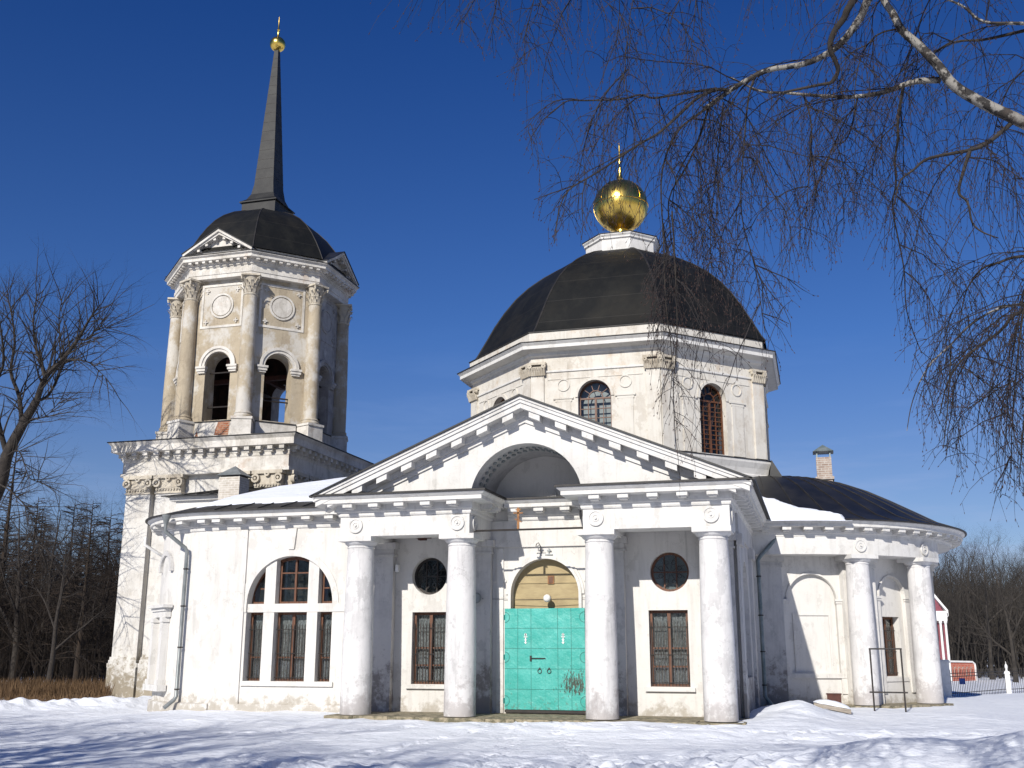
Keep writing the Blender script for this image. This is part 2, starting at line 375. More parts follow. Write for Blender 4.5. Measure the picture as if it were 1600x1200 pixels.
def along(path, spacing, closed=False, margin=None):
    out = []; m = len(path)
    for i in range(m if closed else m-1):
        a, b = path[i], path[(i+1) % m]; L = hypot(b[0]-a[0], b[1]-a[1]); k = max(1, int(round(L/spacing)))
        mg = L/k/2 if margin is None else margin
        kk = k if margin is None else max(1, int(round((L-2*mg)/spacing)))
        for j in range(kk if margin is None else kk+1):
            u = mg+(L-2*mg)*(j/kk if margin is not None else j/k)
            out.append((Fr(a[0], a[1], atan2(b[1]-a[1], b[0]-a[0])), u))
    return out
def modillions(mb, spots, o0, o1, z0, z1, w):
    for F, u in spots:
        fbox(mb, F, u-w/2, u+w/2, o0, o1, z0, z1)
        fbox(mb, F, u-w*.36, u+w*.36, o0, o1-.06, z0-.035, z0)
def arcpath(cx, cy, r, a0, a1, n): return [(cx+r*cos(a0+(a1-a0)*i/n), cy+r*sin(a0+(a1-a0)*i/n)) for i in range(n+1)]
def arcspots(cx, cy, r, a0, a1, spacing):
    k = max(1, int(abs(a1-a0)*r/spacing)); out = []
    for j in range(k):
        a = a0+(a1-a0)*(j+.5)/k; out.append((Fr(cx+r*cos(a), cy+r*sin(a), a+pi/2), 0))
    return out
FS = Fr(0, 1.66, 0)        # south wall
YW = 1.66
# cornice profile from the frieze face (out, z)
CORN = [(-.05, 5.13), (.03, 5.13), (.05, 5.17), (.05, 5.24), (.10, 5.26), (.10, 5.43), (.40, 5.445), (.47, 5.445), (.47, 5.54), (.50, 5.56), (.56, 5.61), (.56, 5.64), (-.05, 5.70)]
EDGE = [(-.05, 5.703), (.575, 5.635), (.61, 5.64), (.61, 5.69), (-.05, 5.75)]
MOD = (.08, .42, 5.335, 5.445, .27)
CC = [-4.742, -1.854, 1.854, 4.742]

# ================================================================== CHURCH
church = empty('church', (0, 0, 0), 'white classical church with columned porch, black octagonal dome and gilded ball', 'church')
def part(mb, name, mat, parent=None, smooth=None, label=None):
    o = mb.build(name, M[mat] if isinstance(mat, str) else mat, parent or church, smooth)
    if label: o['label'] = label
    return o
# ---- windows
def window_rect(F, u0, u1, z0, z1, dep=.22, cols=2, rows=(.36, .62), grille=True, sill=True, curtain=True, parent=None, gtop=.8):
    fr = MB(); d1 = -dep+.05; d0 = -dep
    w = .075
    fbox(fr, F, u0, u0+w, d0, d1, z0, z1); fbox(fr, F, u1-w, u1, d0, d1, z0, z1)
    fbox(fr, F, u0+w, u1-w, d0, d1, z0, z0+w); fbox(fr, F, u0+w, u1-w, d0, d1, z1-w, z1)
    iw = u1-u0-2*w
    for i in range(1, cols):
        c = u0+w+iw*i/cols; fbox(fr, F, c-.045, c+.045, d0, d1+.012, z0+w, z1-w)
    for r_ in rows:
        z = z0+(z1-z0)*r_; fbox(fr, F, u0+w, u1-w, d0, d1-.008, z-.022, z+.022)
    o = part(fr, 'window', 'wood', parent)
    pn = MB(); fbox(pn, F, u0+.01, u1-.01, d0+.01, d0+.02, z0+.01, z1-.01); part(pn, 'pane', 'glass', o)
    if curtain:
        cu = MB(); n = 26
        for i in range(n):
            a, b = u0+(u1-u0)*i/n, u0+(u1-u0)*(i+1)/n
            da, db = -dep-.10+.02*sin(i*1.9), -dep-.10+.02*sin((i+1)*1.9)
            cu.add([F(a, da, z0), F(b, db, z0), F(b, db, z1), F(a, da, z1)], [(0, 1, 2, 3)])
        part(cu, 'curtain', 'lace', o)
    bk = MB(); fbox(bk, F, u0-.03, u1+.03, -dep-.5, -dep-.3, z0-.03, z1+.03); part(bk, 'dark_backing', 'dark', o)  # dark slab behind the glass stands for the unlit room
    if grille:
        g = MB(); n = max(3, int((u1-u0)/.085)); gt = z0+(z1-z0)*gtop
        for i in range(n):
            u = u0+(u1-u0)*(i+.5)/n
            g.tube([F(u, d1+.045, z0+.02), F(u, d1+.045, gt), F(u, d1+.045, gt+.06)], [.013, .013, .002], 4)
        for z in (z0+.10, z0+(gt-z0)*.5, gt-.10): g.tube([F(u0, d1+.045, z), F(u1, d1+.045, z)], .013, 4)
        part(g, 'grille', 'iron', o)
    if sill:
        s_ = MB(); fbox(s_, F, u0-.13, u1+.13, -dep+.05, .09, z0-.115, z0-.015); part(s_, 'sill', 'trim', o)
    return o
# ---- south wall (flat part), holes for windows and door
V0, V1, VC, VZ, VS = -9.06, -6.31, -7.685, .755, 2.94
hw_v = (V1-V0)/2
outer = [(-10.6, -.5), (5.22, -.5), (5.22, 5.15), (1.8, 5.15), (1.8, 7.0), (-1.8, 7.0), (-1.8, 5.15), (-10.6, 5.15)]
holes = [archp(VC, hw_v, VZ, VS, 28), rect(2.816, 3.846, .717, 2.663), rect(-3.846, -2.816, .717, 2.663),
         circp(3.40, 3.66, .52), circp(-3.36, 3.66, .52), archp(0, .95, .02, 3.12, 24)]
mb = MB(); panel(mb, FS, outer, holes, 0, .38); part(mb, 'wall', 'wall')
# raised strips, plinth, string course, keystone
mb = MB()
fbox(mb, FS, -10.08, -9.14, 0, .055, .12, 5.12)
fbox(mb, FS, -10.10, -5.0, -.01, .055, -.5, .12)
fbox(mb, FS, -9.14, V0, -.01, .028, 2.70, 2.95); fbox(mb, FS, V1, -5.15, -.01, .028, 2.70, 2.95)
ring(mb, FS, VC, VS, hw_v, hw_v+.19, -.01, .022, 0, pi, 30)
plate(mb, FS, [(VC-.09, VS+hw_v+.19), (VC+.09, VS+hw_v+.19), (VC+.15, 5.12), (VC-.15, 5.12)], -.01, .06)
fbox(mb, FS, V0-.04, V1+.12, -.01, .07, VZ-.13, VZ-.01)
# door surround joints
for x in (-1.27, 1.27): fbox(mb, FS, x-.10, x+.10, -.01, .05, 0, 4.38)
for s_ in (-1, 1): fbox(mb, FS, *sorted((s_*1.52, s_*1.09)), -.01, .04, 3.45, 3.50)
fbox(mb, FS, -1.52, 1.52, -.01, .07, 4.40, 5.13)
part(mb, 'wall_trim', 'wall')
mb = MB(); ring(mb, FS, 0, 3.12, .95, 1.03, -.02, .09, 0, pi, 30); ring(mb, FS, 0, 3.12, 1.03, 1.10, -.02, .05, 0, pi, 30)
for s_ in (-1, 1):
    fbox(mb, FS, *(sorted((s_*.95, s_*1.03))), -.02, .09, .05, 3.12)
part(mb, 'door_arch', 'trim')
# venetian window
pier = MB()
for a, b in ((-8.53, -8.18), (-7.13, -6.80)):
    for (z0, zt) in ((VZ, 2.70), (2.94, None)):
        if zt is None:
            pa = [(a, z0), (b, z0), (b, VS+sqrt(hw_v**2-(b-VC)**2)+.02), (a, VS+sqrt(hw_v**2-(a-VC)**2)+.02)]
        else: pa = rect(a, b, z0, zt)
        plate(pier, FS, pa, -.33, -.05)
plate(pier, FS, rect(V0-.002, V1+.002, 2.70, 2.94), -.34, -.035)
part(pier, 'window_pier', 'wall')
vd = .34
wins = []
for (a, b) in ((V0, -8.53), (-8.18, -7.13), (-6.80, V1)):
    wins.append(window_rect(FS, a, b, VZ, 2.70, vd, 2 if b-a > .8 else 1, (.34,), True, False, True))
for (a, b) in ((V0, -8.53), (-8.18, -7.13), (-6.80, V1)):
    fr = MB(); n = 14; zs = VS
    def top(u): return zs+sqrt(max(hw_v**2-(u-VC)**2, 0))
    us = [a+(b-a)*i/n for i in range(n+1)]
    w = .07; d0, d1 = -vd, -vd+.05
    for i in range(n):
        p0, p1 = us[i], us[i+1]
        plate(fr, FS, [(p0, max(top(p0)-w*1.4, zs)), (p1, max(top(p1)-w*1.4, zs)), (p1, top(p1)+.02), (p0, top(p0)+.02)], d0, d1)
    plate(fr, FS, rect(a, b, zs, zs+w), d0, d1)
    for u in (a+w/2, b-w/2):
        if top(u)-zs > .12: plate(fr, FS, rect(u-w/2, u+w/2, zs+w, top(u)-w), d0, d1)
    if b-a > .8:
        plate(fr, FS, rect((a+b)/2-.03, (a+b)/2+.03, zs+w, top((a+b)/2)-w), d0, d1+.01)
        for z in (zs+.45, zs+.9): plate(fr, FS, rect(a+w, b-w, z-.02, z+.02), d0, d1-.01)
    else: plate(fr, FS, rect(a+w if a > -8 else a+.25, b-w if a < -8 else b-.25, zs+.43, zs+.47), d0, d1-.01)
    o = part(fr, 'window', 'wood')
    pn = MB(); poly = [(a, zs), (b, zs)]+[(u, top(u)) for u in reversed(us)]
    plate(pn, FS, poly, d0+.005, d0+.015); part(pn, 'pane', 'glass', o)
    bk = MB(); fbox(bk, FS, a, b, -vd-.6, -vd-.4, zs, zs+1.5); part(bk, 'dark_backing', 'dark', o)
# portico windows
for s_ in (-1, 1):
    u0, u1 = sorted((s_*2.816, s_*3.846)); window_rect(FS, u0, u1, .717, 2.663, .20, 2, (.26, .50), True, True, True, gtop=.83)
    uc = 3.40 if s_ > 0 else -3.36
    fr = MB(); ring(fr, FS, uc, 3.66, .455, .525, -.24, -.19, 0, 2*pi, 36)
    for du in (-.16, .16): fbox(fr, FS, uc+du-.018, uc+du+.018, -.24, -.20, 3.66-.43, 3.66+.43)
    fbox(fr, FS, uc-.46, uc+.46, -.24, -.195, 3.645, 3.675)
    o = part(fr, 'round_window', 'wood' if s_ > 0 else 'iron')
    pn = MB(); plate(pn, FS, circp(uc, 3.66, .5), -.235, -.225); part(pn, 'pane', 'glass', o)
    g = MB()
    for k in range(8):
        a = k*pi/4+.39
        pts = [FS(uc+.42*cos(a+.5*t*(1-t)*4*.35)*t, -.16, 3.66+.42*sin(a+.5*t*(1-t)*4*.35)*t) for t in (0.15, .4, .6, .8, 1)]
        g.tube(pts, .008, 4)
        ring(g, FS, uc+.27*cos(a), 3.66+.27*sin(a), .05, .063, -.165, -.15, 0, 2*pi, 10)
    part(g, 'grille', 'iron', o)
    cu = MB(); fbox(cu, FS, uc-.5, uc+.5, -.36, -.34, 3.16, 4.16); part(cu, 'dark_backing', 'dark', o)
    if s_ > 0:
        cu = MB(); plate(cu, FS, circp(uc, 3.66, .49), -.31, -.30); part(cu, 'curtain', M['greymetal'], o)
# ---- door
dr = MB(); fbox(dr, FS, -1.111, -.006, .055, .115, .10, 2.735); fbox(dr, FS, .006, 1.111, .055, .115, .10, 2.735)
door = part(dr, 'door', 'teal')
sm = MB()
for u in (-.74, -.37, .37, .74): fbox(sm, FS, u-.006, u+.006, .113, .120, .10, 2.735)
for z in (.62, 1.15, 1.68, 2.21): fbox(sm, FS, -1.11, -.008, .113, .1195, z-.006, z+.006); fbox(sm, FS, .008, 1.11, .113, .1195, z-.006, z+.006)
part(sm, 'sheet_seam', 'tealdark', door)
for s_ in (-1, 1):
    h = MB(); ring(h, FS, s_*.13, 1.09, .045, .06, .12, .14, 0, 2*pi, 14); fbox(h, FS, s_*.13-.02, s_*.13+.02, .115, .135, 1.14, 1.18)
    part(h, 'door_handle', 'iron', door)
    h = MB(); c0 = s_*.52
    fbox(h, FS, c0-.012, c0+.012, .115, .13, 1.80, 2.08); fbox(h, FS, c0-.05, c0+.05, .115, .13, 1.97, 1.99)
    ring(h, FS, c0, 2.04, .0, .035, .115, .13, 0, 2*pi, 10)
    for dz in (.0, .07): plate(h, FS, [(c0-.05, 1.92-dz), (c0, 1.87-dz), (c0+.05, 1.92-dz), (c0, 1.90-dz)], .115, .128)
    part(h, 'door_ornament', 'white', door)
    for z in (.32, 1.45, 2.5):
        h = MB(); ring(h, FS, s_*1.111, z, .13, .145, .112, .122, pi/2 if s_ > 0 else -pi/2, 3*pi/2 if s_ > 0 else pi/2, 12)
        h.tube([FS(s_*1.125, .12, z-.07), FS(s_*1.125, .12, z+.07)], .022, 8); part(h, 'hinge', 'tealdark', door)
h = MB(); h.tube([FS(-.36, .14, 1.42), FS(.03, .14, 1.42)], .014, 6); fbox(h, FS, -.40, -.35, .115, .15, 1.35, 1.49); part(h, 'bolt', 'iron', door)
h = MB(); fbox(h, FS, -.02, .02, .116, .122, .10, 2.735); part(h, 'meeting_strip', 'teal', door)
h = MB(); fbox(h, FS, -1.11, 1.11, .0, .11, .02, .09); part(h, 'door_threshold', 'iron')
h = MB(); panel(h, FS, archp(0, .955, 2.6, 3.12, 24), (), -.22, .05)
fbox(h, FS, -.95, .95, -.225, -.20, 2.98, 3.0); fbox(h, FS, -.95, .95, -.225, -.195, 3.42, 3.44)
part(h, 'tympanum_board', 'tan')
# ---- pilaster responds behind columns
for i, x in enumerate(CC):
    w = .37
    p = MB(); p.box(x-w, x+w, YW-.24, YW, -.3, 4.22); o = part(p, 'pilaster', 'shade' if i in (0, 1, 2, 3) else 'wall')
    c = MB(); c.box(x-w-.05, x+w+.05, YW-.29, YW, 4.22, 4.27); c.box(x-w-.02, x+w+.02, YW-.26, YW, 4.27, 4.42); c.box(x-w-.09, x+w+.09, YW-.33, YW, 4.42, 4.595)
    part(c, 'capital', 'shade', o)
# ---- columns
def column(x, y, rot=0, parent=None, z0=0.0, zt=4.30):
    prof = [(.412, z0), (.405, z0+.8)]+[(.41-.055*((t-.2)/.8)**1.5, z0+(zt-z0)*t) for t in (.35, .5, .65, .8, .93, 1)]
    s = MB(); s.lathe(x, y, prof, 40); o = part(s, 'column', 'col', parent, 40)
    c = MB(); c.lathe(x, y, [(.355, zt), (.375, zt+.01), (.375, zt+.035), (.36, zt+.045), (.36, zt+.07), (.39, zt+.085), (.43, zt+.12), (.45, zt+.17)], 40)
    part(c, 'capital', 'col', o, 40)
    F = Fr(x, y, rot); a = MB(); fbox(a, F, -.48, .48, -.48, .48, zt+.17, zt+.30); part(a, 'abacus', 'trim', o)
    return o
for x in CC: column(x, 0)
# ---- portico entablature, two halves
def medallion(F, u, z, r=.2, parent=None, mat='trim', d=0):
    m = MB(); plate(m, F, circp(u, z, r, 28), d, d+.03); ring(m, F, u, z, r*.80, r, d+.03, d+.05, 0, 2*pi, 28)
    ring(m, F, u, z, r*.35, r*.45, d+.03, d+.045, 0, 2*pi, 20); plate(m, F, circp(u, z, r*.16, 12), d+.03, d+.07)
    return part(m, 'medallion', mat, parent)
for s_ in (-1, 1):
    e = MB(); a, b = sorted((s_*1.52, s_*5.20))
    e.box(a, b, -.40, .38, 4.60, 5.18)
    ia, ib = sorted((s_*1.52, s_*2.24)); e.box(ia, ib, .38, YW, 4.60, 5.18)
    oa, ob = sorted((s_*4.48, s_*5.20)); e.box(oa, ob, .38, YW, 4.60, 5.18)
    ent = part(e, 'entablature', 'trim')
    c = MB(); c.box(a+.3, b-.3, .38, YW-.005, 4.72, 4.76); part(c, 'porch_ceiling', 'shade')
    for x in ((-4.742, -1.854) if s_ < 0 else (1.854, 4.742)): medallion(Fr(0, -.40, 0), x, 4.89, .2, ent)
    F2 = Fr(s_*1.52, 0, -pi/2 if s_ > 0 else pi/2); medallion(F2, 0, 4.89, .2, ent)
    if s_ > 0: medallion(Fr(5.20, 0, pi/2), 0, 4.89, .2, ent)
    c = MB(); path = [(-5.20, YW-.5), (-5.20, -.40), (-1.52, -.40), (-1.52, YW)] if s_ < 0 else [(1.52, YW), (1.52, -.40), (5.20, -.40), (5.20, 8.3)]
    c.sweep(path, CORN)
    modillions(c, [(Fr(s_*3.36, -.40, 0), k*.736) for k in (-2, -1, 0, 1, 2)], *MOD)
    modillions(c, [(Fr(s_*1.52, .35, -pi/2 if s_ > 0 else pi/2), 0), (Fr(s_*1.52, .95, -pi/2 if s_ > 0 else pi/2), 0)], *MOD)
    if s_ > 0: modillions(c, [(Fr(5.20, .3+k*.70, pi/2), 0) for k in range(11)], *MOD)
    else: modillions(c, [(Fr(-5.20, .2, -pi/2), 0)], *MOD)
    co = part(c, 'cornice', 'trim'); c = MB(); c.sweep(path, EDGE); part(c, 'drip_edge', 'edge', co)
# central cornice on wall
c = MB(); c.sweep([(-1.02, YW-.07), (1.02, YW-.07)], CORN); modillions(c, [(Fr(-.06, YW-.07, 0), k*.74) for k in (-1, 0, 1)], *MOD)
co = part(c, 'cornice', 'trim'); c = MB(); c.sweep([(-1.02, YW-.07), (1.02, YW-.07)], EDGE); part(c, 'drip_edge', 'edge', co)
# ---- pediment
ZA, SL = 8.07, .4175
def zt(x, t=0): return ZA-SL*abs(x)-t
r_ = 1.52; zc = 5.40
poly = [(-5.2, 5.5), (-r_, 5.5)]+[(-r_*cos(pi*i/28), zc+r_*sin(pi*i/28)) for i in range(29) if zc+r_*sin(pi*i/28) > 5.5]+[(r_, 5.5), (5.2, 5.5), (5.2, zt(5.2, .25)), (0, zt(0, .25)), (-5.2, zt(5.2, .25))]
mb = MB(); panel(mb, Fr(0, -.40, 0), poly, (), 0, .4, True)
ped = part(mb, 'pediment', 'trim')
def slab(mb, y0, y1, t0, t1, xe, xs=0):
    for s_ in (-1, 1):
        a, b = xs, xe
        p = [(s_*a, y0, zt(a, t1)), (s_*b, y0, zt(b, t1)), (s_*b, y1, zt(b, t1)), (s_*a, y1, zt(a, t1)), (s_*a, y0, zt(a, t0)), (s_*b, y0, zt(b, t0)), (s_*b, y1, zt(b, t0)), (s_*a, y1, zt(a, t0))]
        if s_ < 0: p = [p[i] for i in (1, 0, 3, 2, 5, 4, 7, 6)]
        mb.hexa(p)
rk = MB()
slab(rk, -.96, -.3, .0, .07, 5.80); slab(rk, -.925, -.3, .07, .16, 5.78); slab(rk, -.885, -.3, .16, .30, 5.74)
slab(rk, -.53, -.3, .30, .46, 5.60); slab(rk, -.455, -.3, .46, .60, 5.3)
part(rk, 'raking_cornice', 'trim', ped)
for s_ in (-1, 1):
    for k in range(8):
        x = .36+k*.70; w = .145; rk = MB()
        y0, y1 = -.84, -.50
        a, b = x-w, x+w
        p = [(s_*a, y0, zt(a, .46)), (s_*b, y0, zt(b, .46)), (s_*b, y1, zt(b, .46)), (s_*a, y1, zt(a, .46)), (s_*a, y0, zt(a, .30)), (s_*b, y0, zt(b, .30)), (s_*b, y1, zt(b, .30)), (s_*a, y1, zt(a, .30))]
        if s_ < 0: p = [p[i] for i in (1, 0, 3, 2, 5, 4, 7, 6)]
        rk.hexa(p); part(rk, 'modillion', 'trim', ped)

# vault niche
vt = MB(); n = 28
for i in range(n):
    a, b = pi*i/n, pi*(i+1)/n
    P = lambda t, y: (r_*cos(t), y, zc+r_*sin(t))
    vt.add([P(a, -.01), P(b, -.01), P(b, YW), P(a, YW)], [(0, 1, 2, 3)])
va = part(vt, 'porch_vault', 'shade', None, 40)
for i in range(2, 26):
    for j, y in enumerate((.18, .52)):
        t = pi*(i+.5)/28; rr = r_-.015; c_ = Vector((rr*cos(t), y, zc+rr*sin(t))); tx = Vector((-sin(t), 0, cos(t))); ty = Vector((0, 1, 0)); nn = Vector((-cos(t), 0, -sin(t)))*.02
        vt = MB(); star = [c_+tx*cos(q*pi/8)*(.055 if q % 2 else .032)+ty*sin(q*pi/8)*(.12 if q % 2 else .06) for q in range(16)]
        vt.add([p+nn for p in star]+[p-nn for p in star], [tuple(range(16)), tuple(reversed(range(16, 32)))]+[(q, (q+1) % 16, 16+(q+1) % 16, 16+q) for q in range(16)])
        part(vt, 'coffer', M['greymetal'], va)

medallion(Fr(0, YW, 0), .22, 5.83, .13, va)
# portico roof
rf = MB(); slab(rf, -1.01, 9.6, -.05, -.002, 5.88)
roof0 = part(rf, 'roof', 'roof')
sm = MB()
for k in range(12):
    y = -.2+k*.85
    slab(sm, y-.015, y+.015, -.05, -.03, 5.86)
part(sm, 'roof_seam', 'edge', roof0)
# main body (under the drum) and east wall
mb = MB()
FE = Fr(5.20, 0, pi/2)
nichez = archp(4.3, 1.1, .9, 3.0, 16)
panel(mb, FE, rect(YW+.004, 9.6, -.5, 5.15), [nichez], 0, .25)
fbox(mb, FE, 3.1, 5.5, -.27, -.25, .8, 4.3)
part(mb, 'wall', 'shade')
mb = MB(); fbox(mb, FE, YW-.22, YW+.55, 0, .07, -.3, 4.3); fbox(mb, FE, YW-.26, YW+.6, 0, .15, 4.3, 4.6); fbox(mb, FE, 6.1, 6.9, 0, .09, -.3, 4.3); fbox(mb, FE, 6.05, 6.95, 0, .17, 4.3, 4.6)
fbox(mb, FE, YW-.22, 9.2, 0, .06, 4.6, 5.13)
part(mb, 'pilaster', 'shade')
mb = MB(); mb.box(-5.1, 5.1, 8.9, 20.6, -.5, 5.6); part(mb, 'wall', 'wall')
# ---- stylobate
st = MB(); rs = random.Random(3)
x = -5.35
while x < 5.3:
    w = rs.uniform(.7, 1.15); e_ = rs.uniform(-.04, .04)
    st.box(x, min(x+w-.012, 5.35), -.62+e_, .2, -.55, -.004-rs.uniform(0, .02)); x += w
st.box(-5.3, 5.3, .2, YW-.01, -.55, -.012)
part(st, 'stylobate', 'stone')
# ---- wing: curved corner, west wall
WC = (-10.1, 5.26); WR = 3.6
def curved_wall(c, r, a0, a1, n, z0, z1, mat='wall', name='wall'):
    m = MB(); m.sweep(arcpath(c[0], c[1], r, a0, a1, n), [(0, z0), (0, z1)], cap=False); return part(m, name, mat, None, 30)
curved_wall(WC, WR, pi, 3*pi/2, 24, -.5, 5.15)
mb = MB(); mb.box(-13.7, -13.3, 5.26, 16, -.5, 5.15); part(mb, 'wall', 'wall')
mb = MB(); mb.sweep(arcpath(WC[0], WC[1], WR, pi, 3*pi/2, 24), [(-.01, -.5), (.11, -.5), (.11, .10), (-.01, .14)]); part(mb, 'plinth', 'wall', None, 30)
# aedicule on curved wall
F = Fr(WC[0]+WR*cos(R(229)), WC[1]+WR*sin(R(229)), R(229)+pi/2)
mb = MB(); fbox(mb, F, -.72, .72, -.05, .12, 2.6, 2.78); fbox(mb, F, -.75, .75, -.05, .16, 2.78, 2.88); fbox(mb, F, -.85, .85, -.05, .24, 2.88, 2.97); part(mb, 'niche_hood', 'trim')
for u in (-.5, .5):
    mb = MB(); fbox(mb, F, u-.12, u+.12, -.05, .16, .75, 2.45); fbox(mb, F, u-.16, u+.16, -.05, .18, 2.45, 2.6); fbox(mb, F, u-.16, u+.16, -.05, .2, .6, .75); part(mb, 'niche_pilaster', 'trim')
mb = MB(); fbox(mb, F, -.8, .8, -.05, .22, .42, .6); part(mb, 'niche_sill', 'trim')
mb = MB(); ring(mb, F, 0, 4.0, .5, .66, -.05, .06, 0, pi, 16); part(mb, 'niche_arch', 'shade')

# wing cornice
wp = [(-13.7, 14.0)]+arcpath(WC[0], WC[1], WR, pi, 3*pi/2, 18)+[(-5.0, YW)]
c = MB(); c.sweep(wp, CORN)
k = 0
for x in [-5.62-.736*i for i in range(7)]: modillions(c, [(Fr(x, YW, 0), 0)], *MOD)
modillions(c, arcspots(WC[0], WC[1], WR, pi, 3*pi/2, .72), *MOD); modillions(c, [(Fr(-13.7, 5.8+.74*i, -pi/2), 0) for i in range(8)], *MOD)
co = part(c, 'cornice', 'trim', None, 30); c = MB(); c.sweep(wp, [(-.05, 5.703), (.60, 5.625), (.64, 5.63), (.64, 5.665), (-.05, 5.75)]); part(c, 'drip_edge', 'edge', co)
# wing roof
def wingz(t): return 5.67+.295*t if t < 7.6 else 5.67+.295*7.6
def wing_row(t, off=0):
    rr = WR+.6-t; pts = [(-14.3+t, 13.0), (-14.3+t, 9.5)]
    for i in range(13):
        a = pi+pi/2*i/12
        if rr > .05: pts.append((WC[0]+rr*cos(a), WC[1]+rr*sin(a)))
        else: pts.append((-14.3+t, 1.06+t))
    for x in (-9, -7.5, -6, -4.8): pts.append((max(x, -14.3+t), 1.06+t))
    return [(p[0], p[1], wingz(t)+off) for p in pts]
rf = MB(); ts = [0, .5, 1, 1.6, 2.3, 3, 3.7, 4.4, 5.2, 6, 6.8, 7.6, 9.2]
rows = [wing_row(t) for t in ts]; k = len(rows[0])
for r0 in rows: rf.v += r0
for i in range(len(rows)-1):
    for j in range(k-1): rf.f.append((i*k+j, i*k+j+1, (i+1)*k+j+1, (i+1)*k+j))
wroof = part(rf, 'roof', 'roof')
sm = MB()
for x in [-10.0+.72*i for i in range(8)]:
    sm.tube([(x, 1.06+t, wingz(t)+.012) for t in (0, 3, min(7.6, x+14.2))], .018, 4)
part(sm, 'roof_seam', 'edge', wroof)
# snow lying on the wing roof
def wing_snow():
    m = MB(); nx, ny = 60, 44; idx = {}; hv = []
    for j in range(ny+1):
        for i in range(nx+1):
            x = -12.9+7.9*i/nx; t = .35+7.0*j/ny
            y = 1.06+t
            yy = 1.06+t; lim = min(t, x+14.3) if x > -10.1 or yy > 5.26 else 4.2-hypot(x+10.1, yy-5.26)
            nzv = mnoise.noise(Vector((x*.9, y*.9, 0)))*.35+mnoise.noise(Vector((x*3, y*3, 3)))*.12
            # edge distance field
            e = min(t-.98, x+11.2, min(5.5+(x+11.3)*.62, 7.0)-t)+nzv*.45; hv.append(e > 0)
            th = .11*min(1, max(0, e/.35))**.5
            idx[i, j] = (x, y, wingz(lim)+(th if e > 0 else -.06))
            m.v.append(idx[i, j])
    for j in range(ny):
        for i in range(nx):
            q = [idx[i, j], idx[i+1, j], idx[i+1, j+1], idx[i, j+1]]
            a = j*(nx+1)+i
            if any(hv[w_] for w_ in (a, a+1, a+nx+2, a+nx+1)): m.f.append((a, a+1, a+nx+2, a+nx+1))
    o = m.build('snow_patch', M['roofsnow'], None, 60); tag(o, 'wide flat sheet of snow on the black roof left of the porch gable', 'snow', 'snow lying on the roofs', 'stuff')
wing_snow()
# ---- wing chimney and lean-to roof
ch = MB(); ch.box(-13.95, -13.1, 7.7, 8.4, 6.2, 7.85); chm = part(ch, 'chimney', 'oldbrick', None, None, 'low stone chimney with pyramid metal cap by the bell tower')
h = MB(); h.add([(-14.05, 7.6, 7.9), (-13.0, 7.6, 7.9), (-13.0, 8.5, 7.9), (-14.05, 8.5, 7.9), (-13.52, 8.05, 8.3)], [(0, 1, 4), (1, 2, 4), (2, 3, 4), (3, 0, 4), (3, 2, 1, 0)])
for x in (-13.9, -13.15):
    for y in (7.75, 8.35): h.tube([(x, y, 7.84), (x, y, 7.91)], .02, 4)
part(h, 'chimney_cap', 'zinc', chm)
mb = MB(); mb.box(-16.3, -12.9, 8.6, 11.0, 4, 7.15); part(mb, 'wall', 'wall')
mb = MB(); mb.box(-16.5, -12.8, 8.45, 11.0, 7.15, 7.3); part(mb, 'cornice', 'trim')
mb = MB(); mb.add([(-16.75, 8.25, 7.32), (-12.7, 8.25, 7.32), (-12.7, 11.02, 7.95), (-15.6, 11.02, 7.95), (-16.75, 8.25, 7.28), (-12.7, 8.25, 7.28), (-16.75, 11.02, 7.32)], [(0, 1, 2, 3), (0, 4, 5, 1), (0, 3, 6)])
part(mb, 'roof', 'roof')
sm = MB()
for k in range(7):
    x = -16.3+.55*k; sm.tube([(x, 8.25, 7.335), (x+.25, 11.0, 7.96 if x > -16 else 7.6)], .022, 4)
part(sm, 'roof_seam', 'edge')
